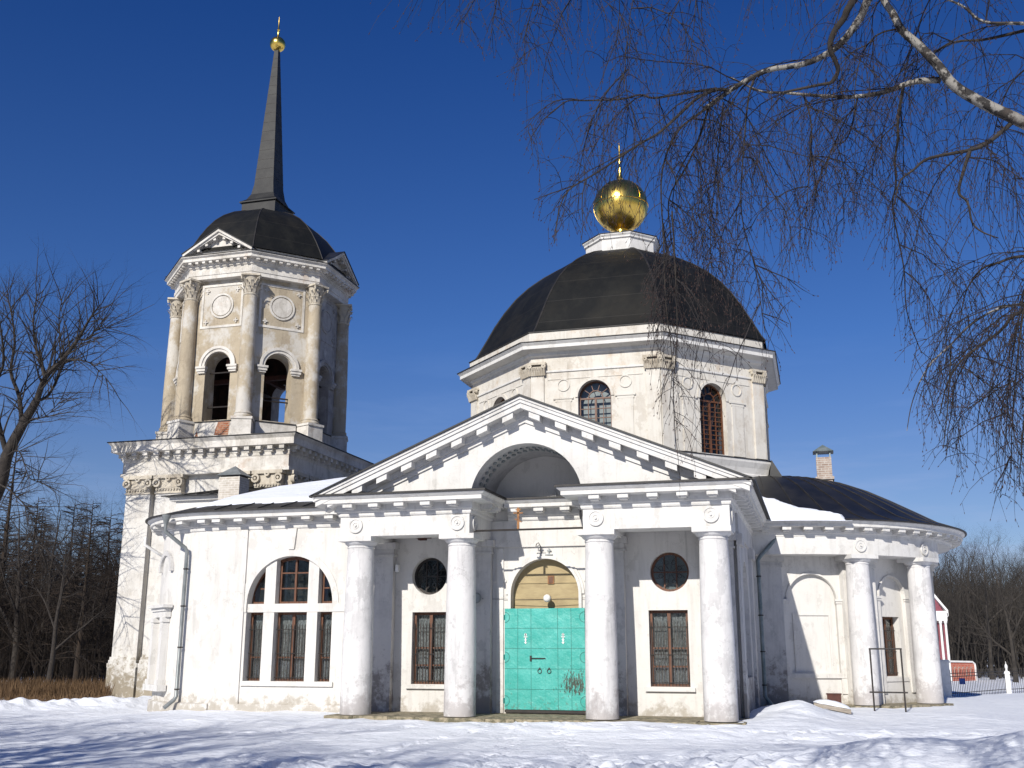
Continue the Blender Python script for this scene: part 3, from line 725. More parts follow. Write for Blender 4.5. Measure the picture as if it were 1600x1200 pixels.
# ================================================================== APSE
AC = (5.1, 14.78); AR = 5.92
def ap(r, deg): return (AC[0]+r*cos(R(deg)), AC[1]+r*sin(R(deg)))
angs = [-84.0, -58.6, -53.5, -27.0, -4, 19, 42, 65, 88]
def bayF(a, b):
    p, q = ap(AR, a), ap(AR, b); return Fr(p[0], p[1], atan2(q[1]-p[1], q[0]-p[0])), hypot(q[0]-p[0], q[1]-p[1])
for k in range(8):
    F, L = bayF(angs[k], angs[k+1]); uc = L/2; m = MB()
    if k == 0:
        panel(m, F, rect(-.9, L, -.5, 4.75), [archp(uc, .80, .95, 3.22, 20)], 0, .14)
        fbox(m, F, uc-.82, uc+.82, -.30, -.14, .6, 4.2)
        mm_ = part(m, 'wall', 'wall')
        t = MB(); fbox(t, F, uc-.55, uc+.55, -.14, -.10, 2.73, 2.8); fbox(t, F, uc-.62, uc-.55, -.14, -.105, .8, 2.8); fbox(t, F, uc+.55, uc+.62, -.14, -.105, .8, 2.8)
        fbox(t, F, uc-.95, uc+.95, 0, .07, .78, .92)
    elif k == 2:
        panel(m, F, rect(0, L, -.5, 4.75), [archp(uc, .66, .72, 3.35, 20)], 0, .12)
        mm_ = part(m, 'wall', 'wall')
        t = MB(); panel(t, F, archp(uc, .665, .70, 3.36, 20), [rect(uc-.42, uc+.44, .82, 2.72)], -.10, .35)
        fbox(t, F, uc-.6, uc+.55, -.12, .03, .66, .78)
        window_rect(F, uc-.42, uc+.44, .82, 2.72, .40, 2, (.3, .6), True, False, True, gtop=.82)
    else:
        panel(m, F, rect(0, L, -.5, 4.75), [], 0, .14); mm_ = part(m, 'wall', 'wall'); continue
    hwk = .80 if k == 0 else .66; zs = 3.22 if k == 0 else 3.35
    for s_ in (-1, 1):
        u = uc+s_*(hwk+.13); fbox(t, F, u-.14, u+.14, 0, .05, .3, zs-.12)
        fbox(t, F, u-.17, u+.17, 0, .08, zs-.12, zs-.05); fbox(t, F, u-.20, u+.20, 0, .11, zs-.05, zs+.02)
    ring(t, F, uc, zs+.02, hwk, hwk+.05, -.02, .05, 0, pi, 20)
    part(t, 'wall_trim', 'wall')
for k, a in enumerate(angs[:5]):
    p = ap(AR, a); F = Fr(p[0], p[1], R(a)+pi/2); m = MB()
    fbox(m, F, -.34, .34, -.1, .15, -.3, 4.25); o = part(m, 'pilaster', 'wall' if k else 'shade'); m = MB()
    fbox(m, F, -.38, .38, -.1, .19, 4.25, 4.32); fbox(m, F, -.44, .44, -.1, .24, 4.42, 4.60); fbox(m, F, -.36, .36, -.1, .17, 4.32, 4.42); part(m, 'capital', 'wall' if k else 'shade', o)
for a in (-59.2, -35.0):
    p = ap(6.5, a); column(p[0], p[1], R(a)+pi/2)
# apse stylobate
m = MB(); m.sweep(arcpath(AC[0], AC[1], AR-.1, R(-88), R(-29), 14), [(0, -.6), (1.12, -.6), (1.12, -.02), (0, -.01)]); part(m, 'stylobate', 'stone')
# entablature ring
m = MB(); m.sweep(arcpath(AC[0], AC[1], 6.0, R(-90), R(-26), 28), [(-.3, 4.60), (.75, 4.60), (.75, 5.18), (-.1, 5.18)])
en = part(m, 'entablature', 'trim', None, 30)
m = MB(); m.sweep(arcpath(AC[0], AC[1], 5.95, R(-26), R(90), 30), [(0, 4.6), (.35, 4.60), (.35, 5.18), (.1, 5.18)]); part(m, 'frieze', 'trim', None, 30)
for a in (-59.2, -35.0):
    p = ap(6.75, a); medallion(Fr(p[0], p[1], R(a)+pi/2), 0, 4.89, .2, en)
cp = arcpath(AC[0], AC[1], 6.72, R(-90), R(95), 60)
c = MB(); c.sweep(cp, [(-1.0, 5.18), (.03, 5.18)]+CORN[2:-1]+[(-1, 5.64)]); modillions(c, arcspots(AC[0], AC[1], 6.72, R(-88), R(90), .62), *MOD)
co = part(c, 'cornice', 'trim', None, 30)
c = MB(); c.sweep(cp, [(-.05, 5.66), (.60, 5.63), (.63, 5.635), (.63, 5.67), (-.05, 5.76)]); part(c, 'drip_edge', 'edge', co)
prof = [(7.33, 5.66), (6.6, 5.93), (5.9, 6.33), (5.1, 6.78), (4.3, 7.2), (3.5, 7.53), (2.7, 7.75), (2.0, 7.85), (1.0, 7.88), (.02, 7.89)]
rf = MB(); rf.lathe(AC[0], AC[1], prof, 48, R(-100), R(100), cap=False); aroof = part(rf, 'roof', 'roof', None, 30)
sm = MB()
for k in range(22):
    a = R(-84+k*8); sm.tube([(AC[0]+r0*cos(a), AC[1]+r0*sin(a), z0+.012) for r0, z0 in prof[:-2]], .018, 4)
part(sm, 'roof_seam', 'edge', aroof)
def apse_snow():
    m = MB(); na, nr = 46, 30; hv = []
    import bisect
    def rz(r):
        for (r1_, z1_), (r0_, z0_) in zip(prof[:-1], prof[1:]):
            if r0_ <= r <= r1_: t = (r-r0_)/(r1_-r0_); return z0_+(z1_-z0_)*t
        return prof[0][1]-(r-7.33)*.3
    for j in range(nr+1):
        for i in range(na+1):
            a = -92+48*i/na; r = 7.345-3.2*j/nr
            rr_ = r; r = 7.43 if j == 0 else r
            p = ap(r, a)
            nzv = mnoise.noise(Vector((p[0]*1.1, p[1]*1.1, 7)))*.5+mnoise.noise(Vector((p[0]*3, p[1]*3, 2)))*.15
            lim = .28+(1.9*max(0, (-66-a)/22))
            e = min(lim-(7.42-r)+nzv*.9, (-65-a)*.12+nzv*.5)
            th = .2*min(1, max(0, e/.3))**.5
            hv.append(e > 0); m.v.append((p[0], p[1], rz(rr_)+((th if j else -.07) if e > 0 else -.06)))
    for j in range(nr):
        for i in range(na):
            q = j*(na+1)+i
            if any(hv[w_] for w_ in (q, q+1, q+na+2, q+na+1)): m.f.append((q, q+1, q+na+2, q+na+1))
    o = m.build('snow_patch', M['roofsnow'], None, 60); tag(o, 'thick snow clinging to the eave of the rounded roof right of the porch', 'snow', 'snow lying on the roofs', 'stuff')
apse_snow()
# apse chimney
ch = MB(); ch.box(7.42, 7.98, 14.5, 15.1, 7.0, 8.75); ch.box(7.36, 8.04, 14.44, 15.16, 7.9, 8.0)
chm = part(ch, 'chimney', 'brick', None, None, 'tall brick chimney on the rounded roof')
h = MB()
for x in (7.46, 7.94):
    for y in (14.55, 15.05): h.tube([(x, y, 8.75), (x, y, 8.98)], .035, 4)
h.add([(7.32, 14.4, 8.97), (8.08, 14.4, 8.97), (8.08, 15.2, 8.97), (7.32, 15.2, 8.97), (7.7, 14.8, 9.28)], [(0, 1, 4), (1, 2, 4), (2, 3, 4), (3, 0, 4), (3, 2, 1, 0)])
part(h, 'chimney_cap', 'zincd', chm)

# ================================================================== DRUM + DOME
DC = (0.0, 14.78)
def octa(cx, cy, r, n=8, ph=22.5): return [(cx+r*cos(R(-90-ph+45*k)), cy+r*sin(R(-90-ph+45*k))) for k in range(8)]
def octprism(mb, c, prof): return mb.sweep(octa(c[0], c[1], 1.0*prof[0][0]), [(a-prof[0][0], z) for a, z in [(p[0], p[1]) for p in prof]], True)
def osweep(mb, c, apo, prof): return mb.sweep(octa(c[0], c[1], apo/cos(R(22.5))), prof, True)
DA = 5.64; dside = 2*DA*math.tan(R(22.5))
dfr = []
drum = MB()
ov = octa(DC[0], DC[1], DA/cos(R(22.5)))
for k in range(8):
    a, b = ov[k], ov[(k+1) % 8]
    F = Fr(a[0], a[1], atan2(b[1]-a[1], b[0]-a[0])); dfr.append(F)
    panel(drum, F, rect(0, dside, 5.6, 12.1), [archp(dside/2-.02, .60, 8.38, 10.38, 20)], 0, .3)
drum_o = part(drum, 'drum', 'drum')
t = MB()
osweep(t, DC, DA, [(0, 11.34), (.05, 11.36), (.05, 11.42), (0, 11.44)])
osweep(t, DC, DA, [(0, 11.95), (.08, 12.0), (.10, 12.10), (.42, 12.16), (.48, 12.16), (.48, 12.28), (.56, 12.36), (.56, 12.39), (-.3, 12.5)])
part(t, 'drum_cornice', 'trim', drum_o)
t = MB(); osweep(t, DC, DA, [(-.2, 12.42), (.585, 12.385), (.60, 12.39), (.60, 12.415), (-.2, 12.52)]); part(t, 'drip_edge', 'edge', drum_o)
t = MB(); osweep(t, DC, DA, [(-.2, 12.42), (.12, 12.42), (.12, 12.86), (-.2, 12.9)]); part(t, 'blocking_course', 'drum', drum_o)
t = MB(); osweep(t, DC, DA, [(-.2, 12.87), (.135, 12.862), (.16, 12.87), (.16, 12.9), (-.2, 13.0)]); part(t, 'drip_edge', 'edge', drum_o)
t = MB(); osweep(t, DC, DA, [(-.3, 7.2), (.10, 7.2), (.10, 7.75), (.06, 7.8), (.10, 8.0), (.18, 8.2), (.18, 8.30), (-.1, 8.34)]); part(t, 'drum_base', 'trim')
t = MB(); osweep(t, DC, DA, [(-.1, 8.345), (.195, 8.30), (.215, 8.305), (.215, 8.33), (-.1, 8.39)]); part(t, 'drip_edge', 'edge')
# dark skirt roof on the east faces
t = MB()
for k in (2,): 
    F = dfr[k]
    t.add([F(-.4, .22, 8.32), F(dside+.4, .22, 8.32), F(dside+.4, .95, 7.0), F(-.4, .95, 7.0), F(-.4, .0, 7.0)], [(0, 3, 2, 1), (0, 4, 3)])
part(t, 'roof', 'roof')
for k in (7, 0, 1, 2):
    F = dfr[k]; uc = dside/2-.02
    # corner pilasters
    for u in (0,):
        p = MB(); fbox(p, F, .0, .48, 0, .07, 8.39, 11.25); Fp = dfr[k-1]; fbox(p, Fp, dside-.48, dside, 0, .07, 8.39, 11.25)
        o = part(p, 'pilaster', 'drum', drum_o)
        c = MB(); rs = random.Random(k)
        for FF, c0 in ((F, .24), (Fp, dside-.24)):
            fbox(c, FF, c0-.24, c0+.24, 0, .1, 11.25, 11.6); fbox(c, FF, c0-.34, c0+.34, 0, .2, 11.64, 11.72)
            for q in range(7):
                uu = c0-.27+.09*q; pts = [FF(uu, .1, 11.25), FF(uu, .15, 11.42), FF(uu+rs.uniform(-.02, .02), .22, 11.52), FF(uu, .19, 11.46)]; c.tube(pts, [.05, .045, .03, .015], 5)
            for s_ in (-1, 1): ring(c, FF, c0+s_*.26, 11.58, .02, .085, .08, .22, 0, 2*pi, 10)
        part(c, 'capital', 'cap', drum_o)
    # trim: panel frame, medallions, imposts
    t = MB(); fbox(t, F, .62, dside-.62, 0, .022, 11.08, 11.11)
    for s_ in (-1, 1):
        u = uc+s_*1.12
        ring(t, F, u, 10.86, .19, .23, 0, .035, 0, 2*pi, 22)
        fbox(t, F, u-.38, u+.36, 0, .06, 10.34, 10.40); fbox(t, F, u-.3, u+.3, 0, .035, 10.24, 10.34)
        fbox(t, F, u-.26, u+.26, 0, .03, 8.39, 10.24)
    ring(t, F, uc, 10.38, .60, .70, -.02, .045, 0, pi, 20)
    part(t, 'drum_trim', 'drum', drum_o)
    # window
    fr = MB(); d0, d1 = -.26, -.20; zs = 10.38; w = .06; z0 = 8.38
    ring(fr, F, uc, zs, .54, .605, d0, d1, 0, pi, 20); ring(fr, F, uc, zs, .24, .27, d0, d1, 0, pi, 14)
    for s_ in (-1, 1): fbox(fr, F, *(sorted((uc+s_*.54, uc+s_*.605))), d0, d1, z0, zs)
    fbox(fr, F, uc-.55, uc+.55, d0, d1+.01, zs-.06, zs)
    nb = 4 if k in (7, 0) else 6
    fbox(fr, F, uc-.035, uc+.035, d0, d1+.012, z0, zs-.06)
    for i in range(1, 4):
        if i != 2 or k == 1: fbox(fr, F, uc-.55+.275*i-.014, uc-.55+.275*i+.014, d0, d1-.01, z0, zs-.06)
    for i in range(1, 6 if k != 1 else 11):
        z = zs-.06-(.34 if k != 1 else .17)*i
        if z > z0+.1: fbox(fr, F, uc-.55, uc+.55, d0, d1-.012, z-.014, z+.014)
    for i in range(1, 5):
        a = pi*i/5; fr.hexa([F(uc+r0*cos(a)+sg*.012*sin(a), dd, zs+r0*sin(a)-sg*.012*cos(a)) for dd in (d0, d1-.01) for (r0, sg) in ((.26, -1), (.26, 1), (.55, 1), (.55, -1))])
    o = part(fr, 'window', 'wood'); pn = MB(); panel(pn, F, archp(uc, .56, z0, zs, 18), (), d0+.012, .01); part(pn, 'pane', 'glass', o)
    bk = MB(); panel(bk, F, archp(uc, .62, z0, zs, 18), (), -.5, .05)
    part(bk, 'curtain' if k in (0, 7) else 'dark_backing', M['greymetal'] if k in (0, 7) else M['dark'], o)  # flat sheet behind panes, grey in some windows; dark ones stand for unlit inside
    for s_ in (0,):
        sl = MB(); fbox(sl, F, uc-.62, uc+.62, -.3, -.0, 8.36, 8.40); part(sl, 'sill', 'trim', o)
# dome: eight curved sides
DC = (.14, 14.78)
dp = [(5.74, 12.9), (5.6, 13.1), (5.45, 13.4), (5.24, 13.8), (4.94, 14.4), (4.58, 15.0), (4.15, 15.6), (3.66, 16.12), (3.10, 16.58), (2.5, 16.98), (1.95, 17.28), (1.42, 17.5)]
dm = MB(); dm.sweep(octa(DC[0], DC[1], dp[0][0]/cos(R(22.5))), [((a-dp[0][0]), z) for a, z in dp], True)
dome = part(dm, 'dome', 'dome', None, 22)
# (sweep offsets outward are apothem offsets, mitred)
rb = MB()
for k in range(8):
    a = R(-112.5+45*k); rb.tube([(DC[0]+r0/cos(R(22.5))*cos(a), DC[1]+r0/cos(R(22.5))*sin(a), z0) for r0, z0 in dp], .035, 5)
part(rb, 'dome_rib', 'edge', dome)
lb = MB(); osweep(lb, DC, 1.42, [(-.2, 17.45), (0, 17.45), (0, 17.96), (.07, 18.0), (.07, 18.07), (.13, 18.14), (.13, 18.18), (-1.3, 18.26)])
lan = part(lb, 'lantern_base', 'trim', dome); t = MB(); osweep(t, DC, 1.42, [(-1.3, 18.265), (.14, 18.182), (.16, 18.19), (.16, 18.21), (-1.3, 18.32)]); part(t, 'drip_edge', 'edge', dome)
def orb(name, cx, cy, zc_, r, parent, mat='gold'):
    s = MB(); pr = [(max(r*cos(R(-90+i*7.5)), .004), zc_+r*sin(R(-90+i*7.5))) for i in range(25)]
    s.lathe(cx, cy, pr, 48); o = part(s, name, mat, parent, 40); return o
ob = orb('gilded_ball', DC[0], DC[1], 19.98, 1.15, church)
bnd = MB(); bnd.lathe(DC[0], DC[1], [(1.145, 19.95), (1.175, 19.95), (1.175, 20.0), (1.145, 20.0)], 48, cap=False)
for k in range(8):
    a = R(45*k+10); bnd.tube([(DC[0]+1.153*cos(R(t_))*cos(a), DC[1]+1.153*cos(R(t_))*sin(a), 19.98+1.153*sin(R(t_))) for t_ in range(-80, 81, 10)], .008, 4)
part(bnd, 'ball_seam', 'gold', ob)
nk = MB(); nk.lathe(DC[0], DC[1], [(.5, 18.2), (.32, 18.5), (.3, 18.95)], 24); part(nk, 'ball_neck', 'gold', ob, 40)
nd = MB(); nd.lathe(DC[0], DC[1], [(.13, 21.25), (.09, 21.4), (.06, 21.7), (.07, 21.75), (.045, 21.8), (.04, 22.3), (.06, 22.34), (.04, 22.4), (.03, 22.85), (.01, 22.95)], 12); part(nd, 'finial', 'gold', ob, 40)

# ================================================================== downpipes
def pipe(pts, r=.065, mat='zinc', funnel=True, brk=()):
    p = MB(); p.tube(pts, r, 10); o = part(p, 'downpipe', mat, None, 50)
    if funnel:
        f = MB(); x, y, z = pts[0]; f.lathe(x, y, [(r, z-.02), (r*2.2, z+.22), (r*2.2, z+.25)], 12, cap=False); part(f, 'funnel', mat, o, 50)
    b = MB()
    for z in brk:
        x, y = pts[3][0], pts[3][1]; b.tube([(x, y, z-.02), (x, y, z+.02)], r*1.25, 10); b.tube([(x, y, z), (x+.0, y+.3, z)], .012, 4)
    if brk: part(b, 'bracket', 'iron', o)
    return o
pipe([(-11.72, 1.22, 5.35), (-11.72, 1.22, 5.1), (-11.22, 1.6, 4.62), (-11.2, 1.66, 4.5), (-11.2, 1.66, .3), (-11.23, 1.6, .2), (-11.4, 1.38, -.02)], .06, 'zinc', True, (.5, 1.7, 2.9, 4.0))
pipe([(-5.62, .72, 5.25), (-5.62, .72, 5.05), (-5.3, 1.3, 4.55), (-5.3, 1.5, 4.4), (-5.3, 1.55, .2), (-5.34, 1.5, .05)], .055, 'zincd', True, (.8, 2.2, 3.4))
pipe([(5.98, 8.15, 5.3), (5.98, 8.15, 5.1), (5.45, 7.9, 4.5), (5.40, 7.85, 4.4), (5.40, 7.85, .25), (5.6, 7.8, .0)], .065, 'zincd', True, (.6, 1.6, 2.7, 3.9))
pipe([(-13.9, 3.4, 5.2), (-13.9, 3.4, 4.95), (-13.5, 3.9, 4.6), (-13.45, 4.3, 4.5), (-13.75, 4.9, .2)], .05, 'white', False)

# ================================================================== small things on the church
def T(o, *a, **k): return tag(o, *a, **k)
# bar with cross between the inner columns
b = MB(); b.tube([(-1.6, .0, 4.70), (1.6, .0, 4.70)], .026, 6)
bar = b.build('tie_rod', M['iron']); T(bar, 'thin dark iron rod spanning between the two inner porch columns', 'rod')
cr = MB(); X0 = .04 
cx0 = -.30
cr.box(cx0-.03, cx0+.03, -.015, .015, 4.72, 5.28); cr.box(cx0-.13, cx0+.13, -.015, .0149, 5.12, 5.155); cr.box(cx0-.07, cx0+.07, -.014, .0152, 5.21, 5.24)
cr.hexa([(cx0-.09, -.0145, 4.965), (cx0+.09, -.0145, 4.885), (cx0+.09, .0155, 4.885), (cx0-.09, .0155, 4.965), (cx0-.09, -.0145, 5.0), (cx0+.09, -.0145, 4.92), (cx0+.09, .0155, 4.92), (cx0-.09, .0155, 5.0)])
T(cr.build('orthodox_cross', M['rust']), 'rusty gilt eight pointed cross standing on the rod above the turquoise door', 'cross')
# small cross and hook over arch
cr = MB(); fbox(cr, FS, .13-.012, .13+.012, .05, .07, 4.18, 4.36); fbox(cr, FS, .13-.06, .13+.06, .05, .072, 4.28, 4.31); fbox(cr, FS, .02, .24, .05, .09, 4.165, 4.185)
T(cr.build('small_cross', M['greymetal']), 'little grey metal cross at the top of the door arch', 'cross')
hk = MB(); hk.tube([FS(-.10, .05, 4.2), FS(-.10, .12, 4.42), FS(-.14, .16, 4.5), FS(-.2, .16, 4.46), FS(-.21, .16, 4.38)], .012, 6)
T(hk.build('hook', M['iron']), 'bent dark hook above the door arch beside the little cross', 'hook')
# globe lamp over door
lamp = empty('globe_lamp', (.08, YW-.1, 3.0), 'white glass globe lamp fixed on the tan panel above the door', 'lamp')
g = MB(); g.lathe(0, 0, [(max(.105*cos(R(-90+i*15)), .003), .105*sin(R(-90+i*15))) for i in range(13)], 20); g.build('globe', M['white'], lamp, 60)
g = MB(); g.tube([(0, .08, .06), (0, .3, .06)], .03, 8); g.build('bracket', M['iron'], lamp)
# icon
ic = empty('icon', (.12, YW+.18, 3.50), 'small dark framed icon on the tan panel above the globe lamp', 'icon')
g = MB(); g.box(-.09, .09, -.0, .03, -.10, .12); g.build('frame', M['rust'], ic); g = MB(); g.box(-.06, .06, -.008, .0, -.07, .09); g.build('picture', M['wood'], ic)
# disc lamp
dl = empty('wall_lamp', (-1.86, YW-.3, 3.02), 'round grey disc floodlight on the pilaster left of the door', 'lamp')
g = MB(); Fd = Fr(0, 0, 0); plate(g, Fd, circp(0, 0, .135, 24), 0, .05); g.build('housing', M['greymetal'], dl)
g = MB(); ring(g, Fd, 0, 0, .11, .15, .05, .07, 0, 2*pi, 24); g.build('rim', M['zinc'], dl)
g = MB(); g.tube([(0, .04, 0), (0, .1, 0)], .03, 6); g.build('bracket', M['iron'], dl)
w_ = MB(); w_.tube([(-1.72, YW-.27, 3.0), (-1.5, YW-.06, 3.0), (-1.0, YW-.06, 2.99), (0, YW-.1, 2.97), (1.4, YW-.06, 3.01)], .007, 4)
T(w_.build('cable', M['iron']), 'thin grey cable running from the disc floodlight across the door arch', 'cable')
cm = MB(); cm.box(-4.32, -4.24, YW-.2, YW-.05, 3.78, 3.98); 
T(cm.build('alarm_box', M['white']), 'tiny white box on the back wall beside the leftmost porch pilaster', 'box')
bx = MB(); bx.box(-3.55, -3.15, .8, 1.2, 4.66, 4.72); bx.box(-3.45, -3.25, .9, 1.1, 4.60, 4.66)
T(bx.build('bird_nest', M['rustbrown']), 'brown clump under the left porch ceiling', 'nest')

# ================================================================== BELL TOWER
TX, TY = -16.69, 14.78
tower = empty('bell_tower', (TX, TY, 0), 'ochre and white bell tower with open arches, black dome and tall thin spire', 'bell tower')
def tpart(mb, name, mat, parent=None, smooth=None): return mb.build(name, M[mat] if isinstance(mat, str) else mat, parent or tower, smooth)
H = 3.55
b = MB(); b.box(-H, H, -H, H, -.6, 9.2); tpart(b, 'tower_base', 'block')
sq = [(-H, -H), (H, -H), (H, H), (-H, H)]
e = MB(); e.sweep(sq, [(0, 8.60), (.34, 8.60), (.34, 8.74), (.28, 8.76), (.28, 9.2), (.31, 9.25), (.31, 9.36), (.34, 9.40), (.34, 9.56), (.66, 9.60), (.66, 9.86), (.76, 9.98), (.76, 10.0), (-1, 10.15)], True)
for i in range(4):
    F = Fr(*sq[i], i*pi/2)
    n = 14
    for j in range(n+1):
        u = -.1+(2*H+.2)*j/n; fbox(e, F, u-.11, u+.11, .3, .60, 9.44, 9.60); fbox(e, F, u-.07, u+.07, .3, .50, 9.34, 9.44)
ee = tpart(e, 'cornice', 'towertrim')
e = MB(); e.sweep(sq, [(-1, 10.155), (.77, 10.003), (.80, 10.01), (.80, 10.045), (-1, 10.3)], True); tpart(e, 'drip_edge', 'edge', ee)
def ionic(F, u, w, z, d, parent, seed=0):
    c = MB(); c_ = w/2
    fbox(c, F, u-c_-.1, u+c_+.1, 0, d+.14, z+.62, z+.76); fbox(c, F, u-c_-.03, u+c_+.03, 0, d+.06, z+.0, z+.06); fbox(c, F, u-c_, u+c_, 0, d+.03, z+.06, z+.62)
    for s_ in (-1, 1):
        ring(c, F, u+s_*(c_-.07), z+.44, .10, .18, d, d+.16, 0, 2*pi, 16); ring(c, F, u+s_*(c_-.07), z+.44, .0, .055, d, d+.18, 0, 2*pi, 8)
    n = int(w/.12)
    for i in range(n):
        uu = u-c_+w*(i+.5)/n; ring(c, F, uu, z+.17, .015, .05, d+.02, d+.09, 0, 2*pi, 8)
    ring(c, F, u, z+.62, .05, .12, d+.03, d+.15, 0, 2*pi, 10)
    return tpart(c, 'capital', 'cap', parent)
FT = [Fr(-H, -H, 0), Fr(H, -H, pi/2)]
for F in FT:
    for (a, bb) in ((0, 1.15), (1.42, 2.6), (2*H-2.6, 2*H-1.42), (2*H-1.15, 2*H)):
        p = MB(); fbox(p, F, a, bb, -.05, .30, 1.1, 7.85); o = tpart(p, 'pilaster', 'block')
        q = MB(); fbox(q, F, a-.06, bb+.06, 0, .40, 1.1, 1.22)
        fbox(q, F, a-.04, bb+.04, 0, .36, 1.22, 1.34); fbox(q, F, a-.12, bb+.12, 0, .40, .94, 1.1); fbox(q, F, a-.08, bb+.08, 0, .42, -.6, .94); tpart(q, 'pilaster_base', 'block', o)
        ionic(F, (a+bb)/2, bb-a, 7.85, .30, o)
    q = MB(); fbox(q, F, -.1, 2*H+.1, 0, .2, -.6, .9); tpart(q, 'plinth', 'block')
# belfry octagon
BA = 3.30; bside = 2*BA*math.tan(R(22.5)); bo = octa(0, 0, BA/cos(R(22.5)))
bl = MB(); BF = []
for k in range(8):
    a, b_ = bo[k], bo[(k+1) % 8]; F = Fr(a[0], a[1], atan2(b_[1]-a[1], b_[0]-a[0])); BF.append(F)
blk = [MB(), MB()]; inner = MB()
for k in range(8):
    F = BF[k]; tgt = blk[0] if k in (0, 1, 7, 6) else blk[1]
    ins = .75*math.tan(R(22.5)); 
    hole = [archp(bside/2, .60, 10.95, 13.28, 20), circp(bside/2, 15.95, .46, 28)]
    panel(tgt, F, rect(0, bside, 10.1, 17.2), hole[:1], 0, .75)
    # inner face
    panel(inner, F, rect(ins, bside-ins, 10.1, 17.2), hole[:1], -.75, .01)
tpart(inner, 'belfry_lining', 'belfryshade'); w1 = tpart(blk[0], 'belfry_wall', 'tower'); w2 = tpart(blk[1], 'belfry_wall', 'towerdark')
fl = MB(); osweep(fl, (0, 0), 2.5, [(0, 10.2), (0, 10.9), (-2.49, 10.9)]); tpart(fl, 'belfry_floor', 'belfryshade')
fl = MB(); osweep(fl, (0, 0), 2.54, [(0, 14.6), (-.6, 15.3), (-2.5, 15.8)]); tpart(fl, 'belfry_vault', 'belfryshade')
for k in (7, 0, 1, 2, 3, 6):
    F = BF[k]; t = MB(); uc = bside/2
    ring(t, F, uc, 13.30, .62, .74, -.02, .07, 0, pi, 22); ring(t, F, uc, 13.30, .74, .86, -.02, .12, 0, pi, 22)
    for s_ in (-1, 1):
        u = uc+s_*.74; fbox(t, F, u-.17, u+.17, -.02, .10, 13.0, 13.08); fbox(t, F, u-.21, u+.21, -.02, .15, 13.08, 13.2); fbox(t, F, u-.24, u+.24, -.02, .19, 13.2, 13.29)
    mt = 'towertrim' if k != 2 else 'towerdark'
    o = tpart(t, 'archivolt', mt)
    t = MB(); L0, L1 = uc-1.0, uc+1.0
    plate(t, F, rect(L0, L1, 15.0, 16.96), 0, .03, [rect(L0+.10, L1-.10, 15.1, 16.86)])
    ring(t, F, uc, 15.97, .48, .56, -.0, .05, 0, 2*pi, 28); plate(t, F, circp(uc, 15.97, .44, 26), 0, .04)
    for su in (-1, 1):
        for sz in (-1, 1):
            for dx, dz in ((0, 0), (.07, 0), (-.07, 0), (0, .07), (0, -.07)): plate(t, F, circp(uc+su*.72+dx, 15.97+sz*.70+dz, .035, 8), 0, .06)
    tpart(t, 'medallion_panel', mt)
    t = MB(); fbox(t, F, .5, bside-.5, -.6, .06, 10.1, 10.86); pa = tpart(t, 'parapet', 'towertrim')
    t = MB(); fbox(t, F, .5, bside-.5, -.6, .10, 10.862, 10.90); tpart(t, 'coping', 'edge', pa)
    if k in (0, 7):
        t = MB(); plate(t, F, [(1.45, 10.3), (2.1, 10.25), (2.15, 10.84), (1.6, 10.84), (1.5, 10.6)] if k == 0 else rect(2.2, 2.5, 10.3, 10.7), .05, .066); plate(t, F, [(.52, 10.2), (.72, 10.2), (.62, 10.5)], .05, .067); tpart(t, 'exposed_brick', 'redbrick', pa)
    for z in (12.05, 11.9) if k % 2 else (13.1, 11.6): t = MB(); t.tube([F(uc-.6, -.4, z), F(uc+.6, -.4, z)], .035, 6); tpart(t, 'tie_bar', 'iron')
# bell beams inside
t = MB(); t.box(-2.5, 2.5, -.1, .1, 13.4, 13.6); t.box(-.1, .1, -2.5, 2.5, 13.6, 13.8); tpart(t, 'bell_beam', 'rustbrown')
t = MB(); t.lathe(0.4, -.3, [(.05, 13.4), (.18, 13.35), (.24, 13.0), (.34, 12.72), (.42, 12.66)], 20); tpart(t, 'bell', 'iron', None, 40)
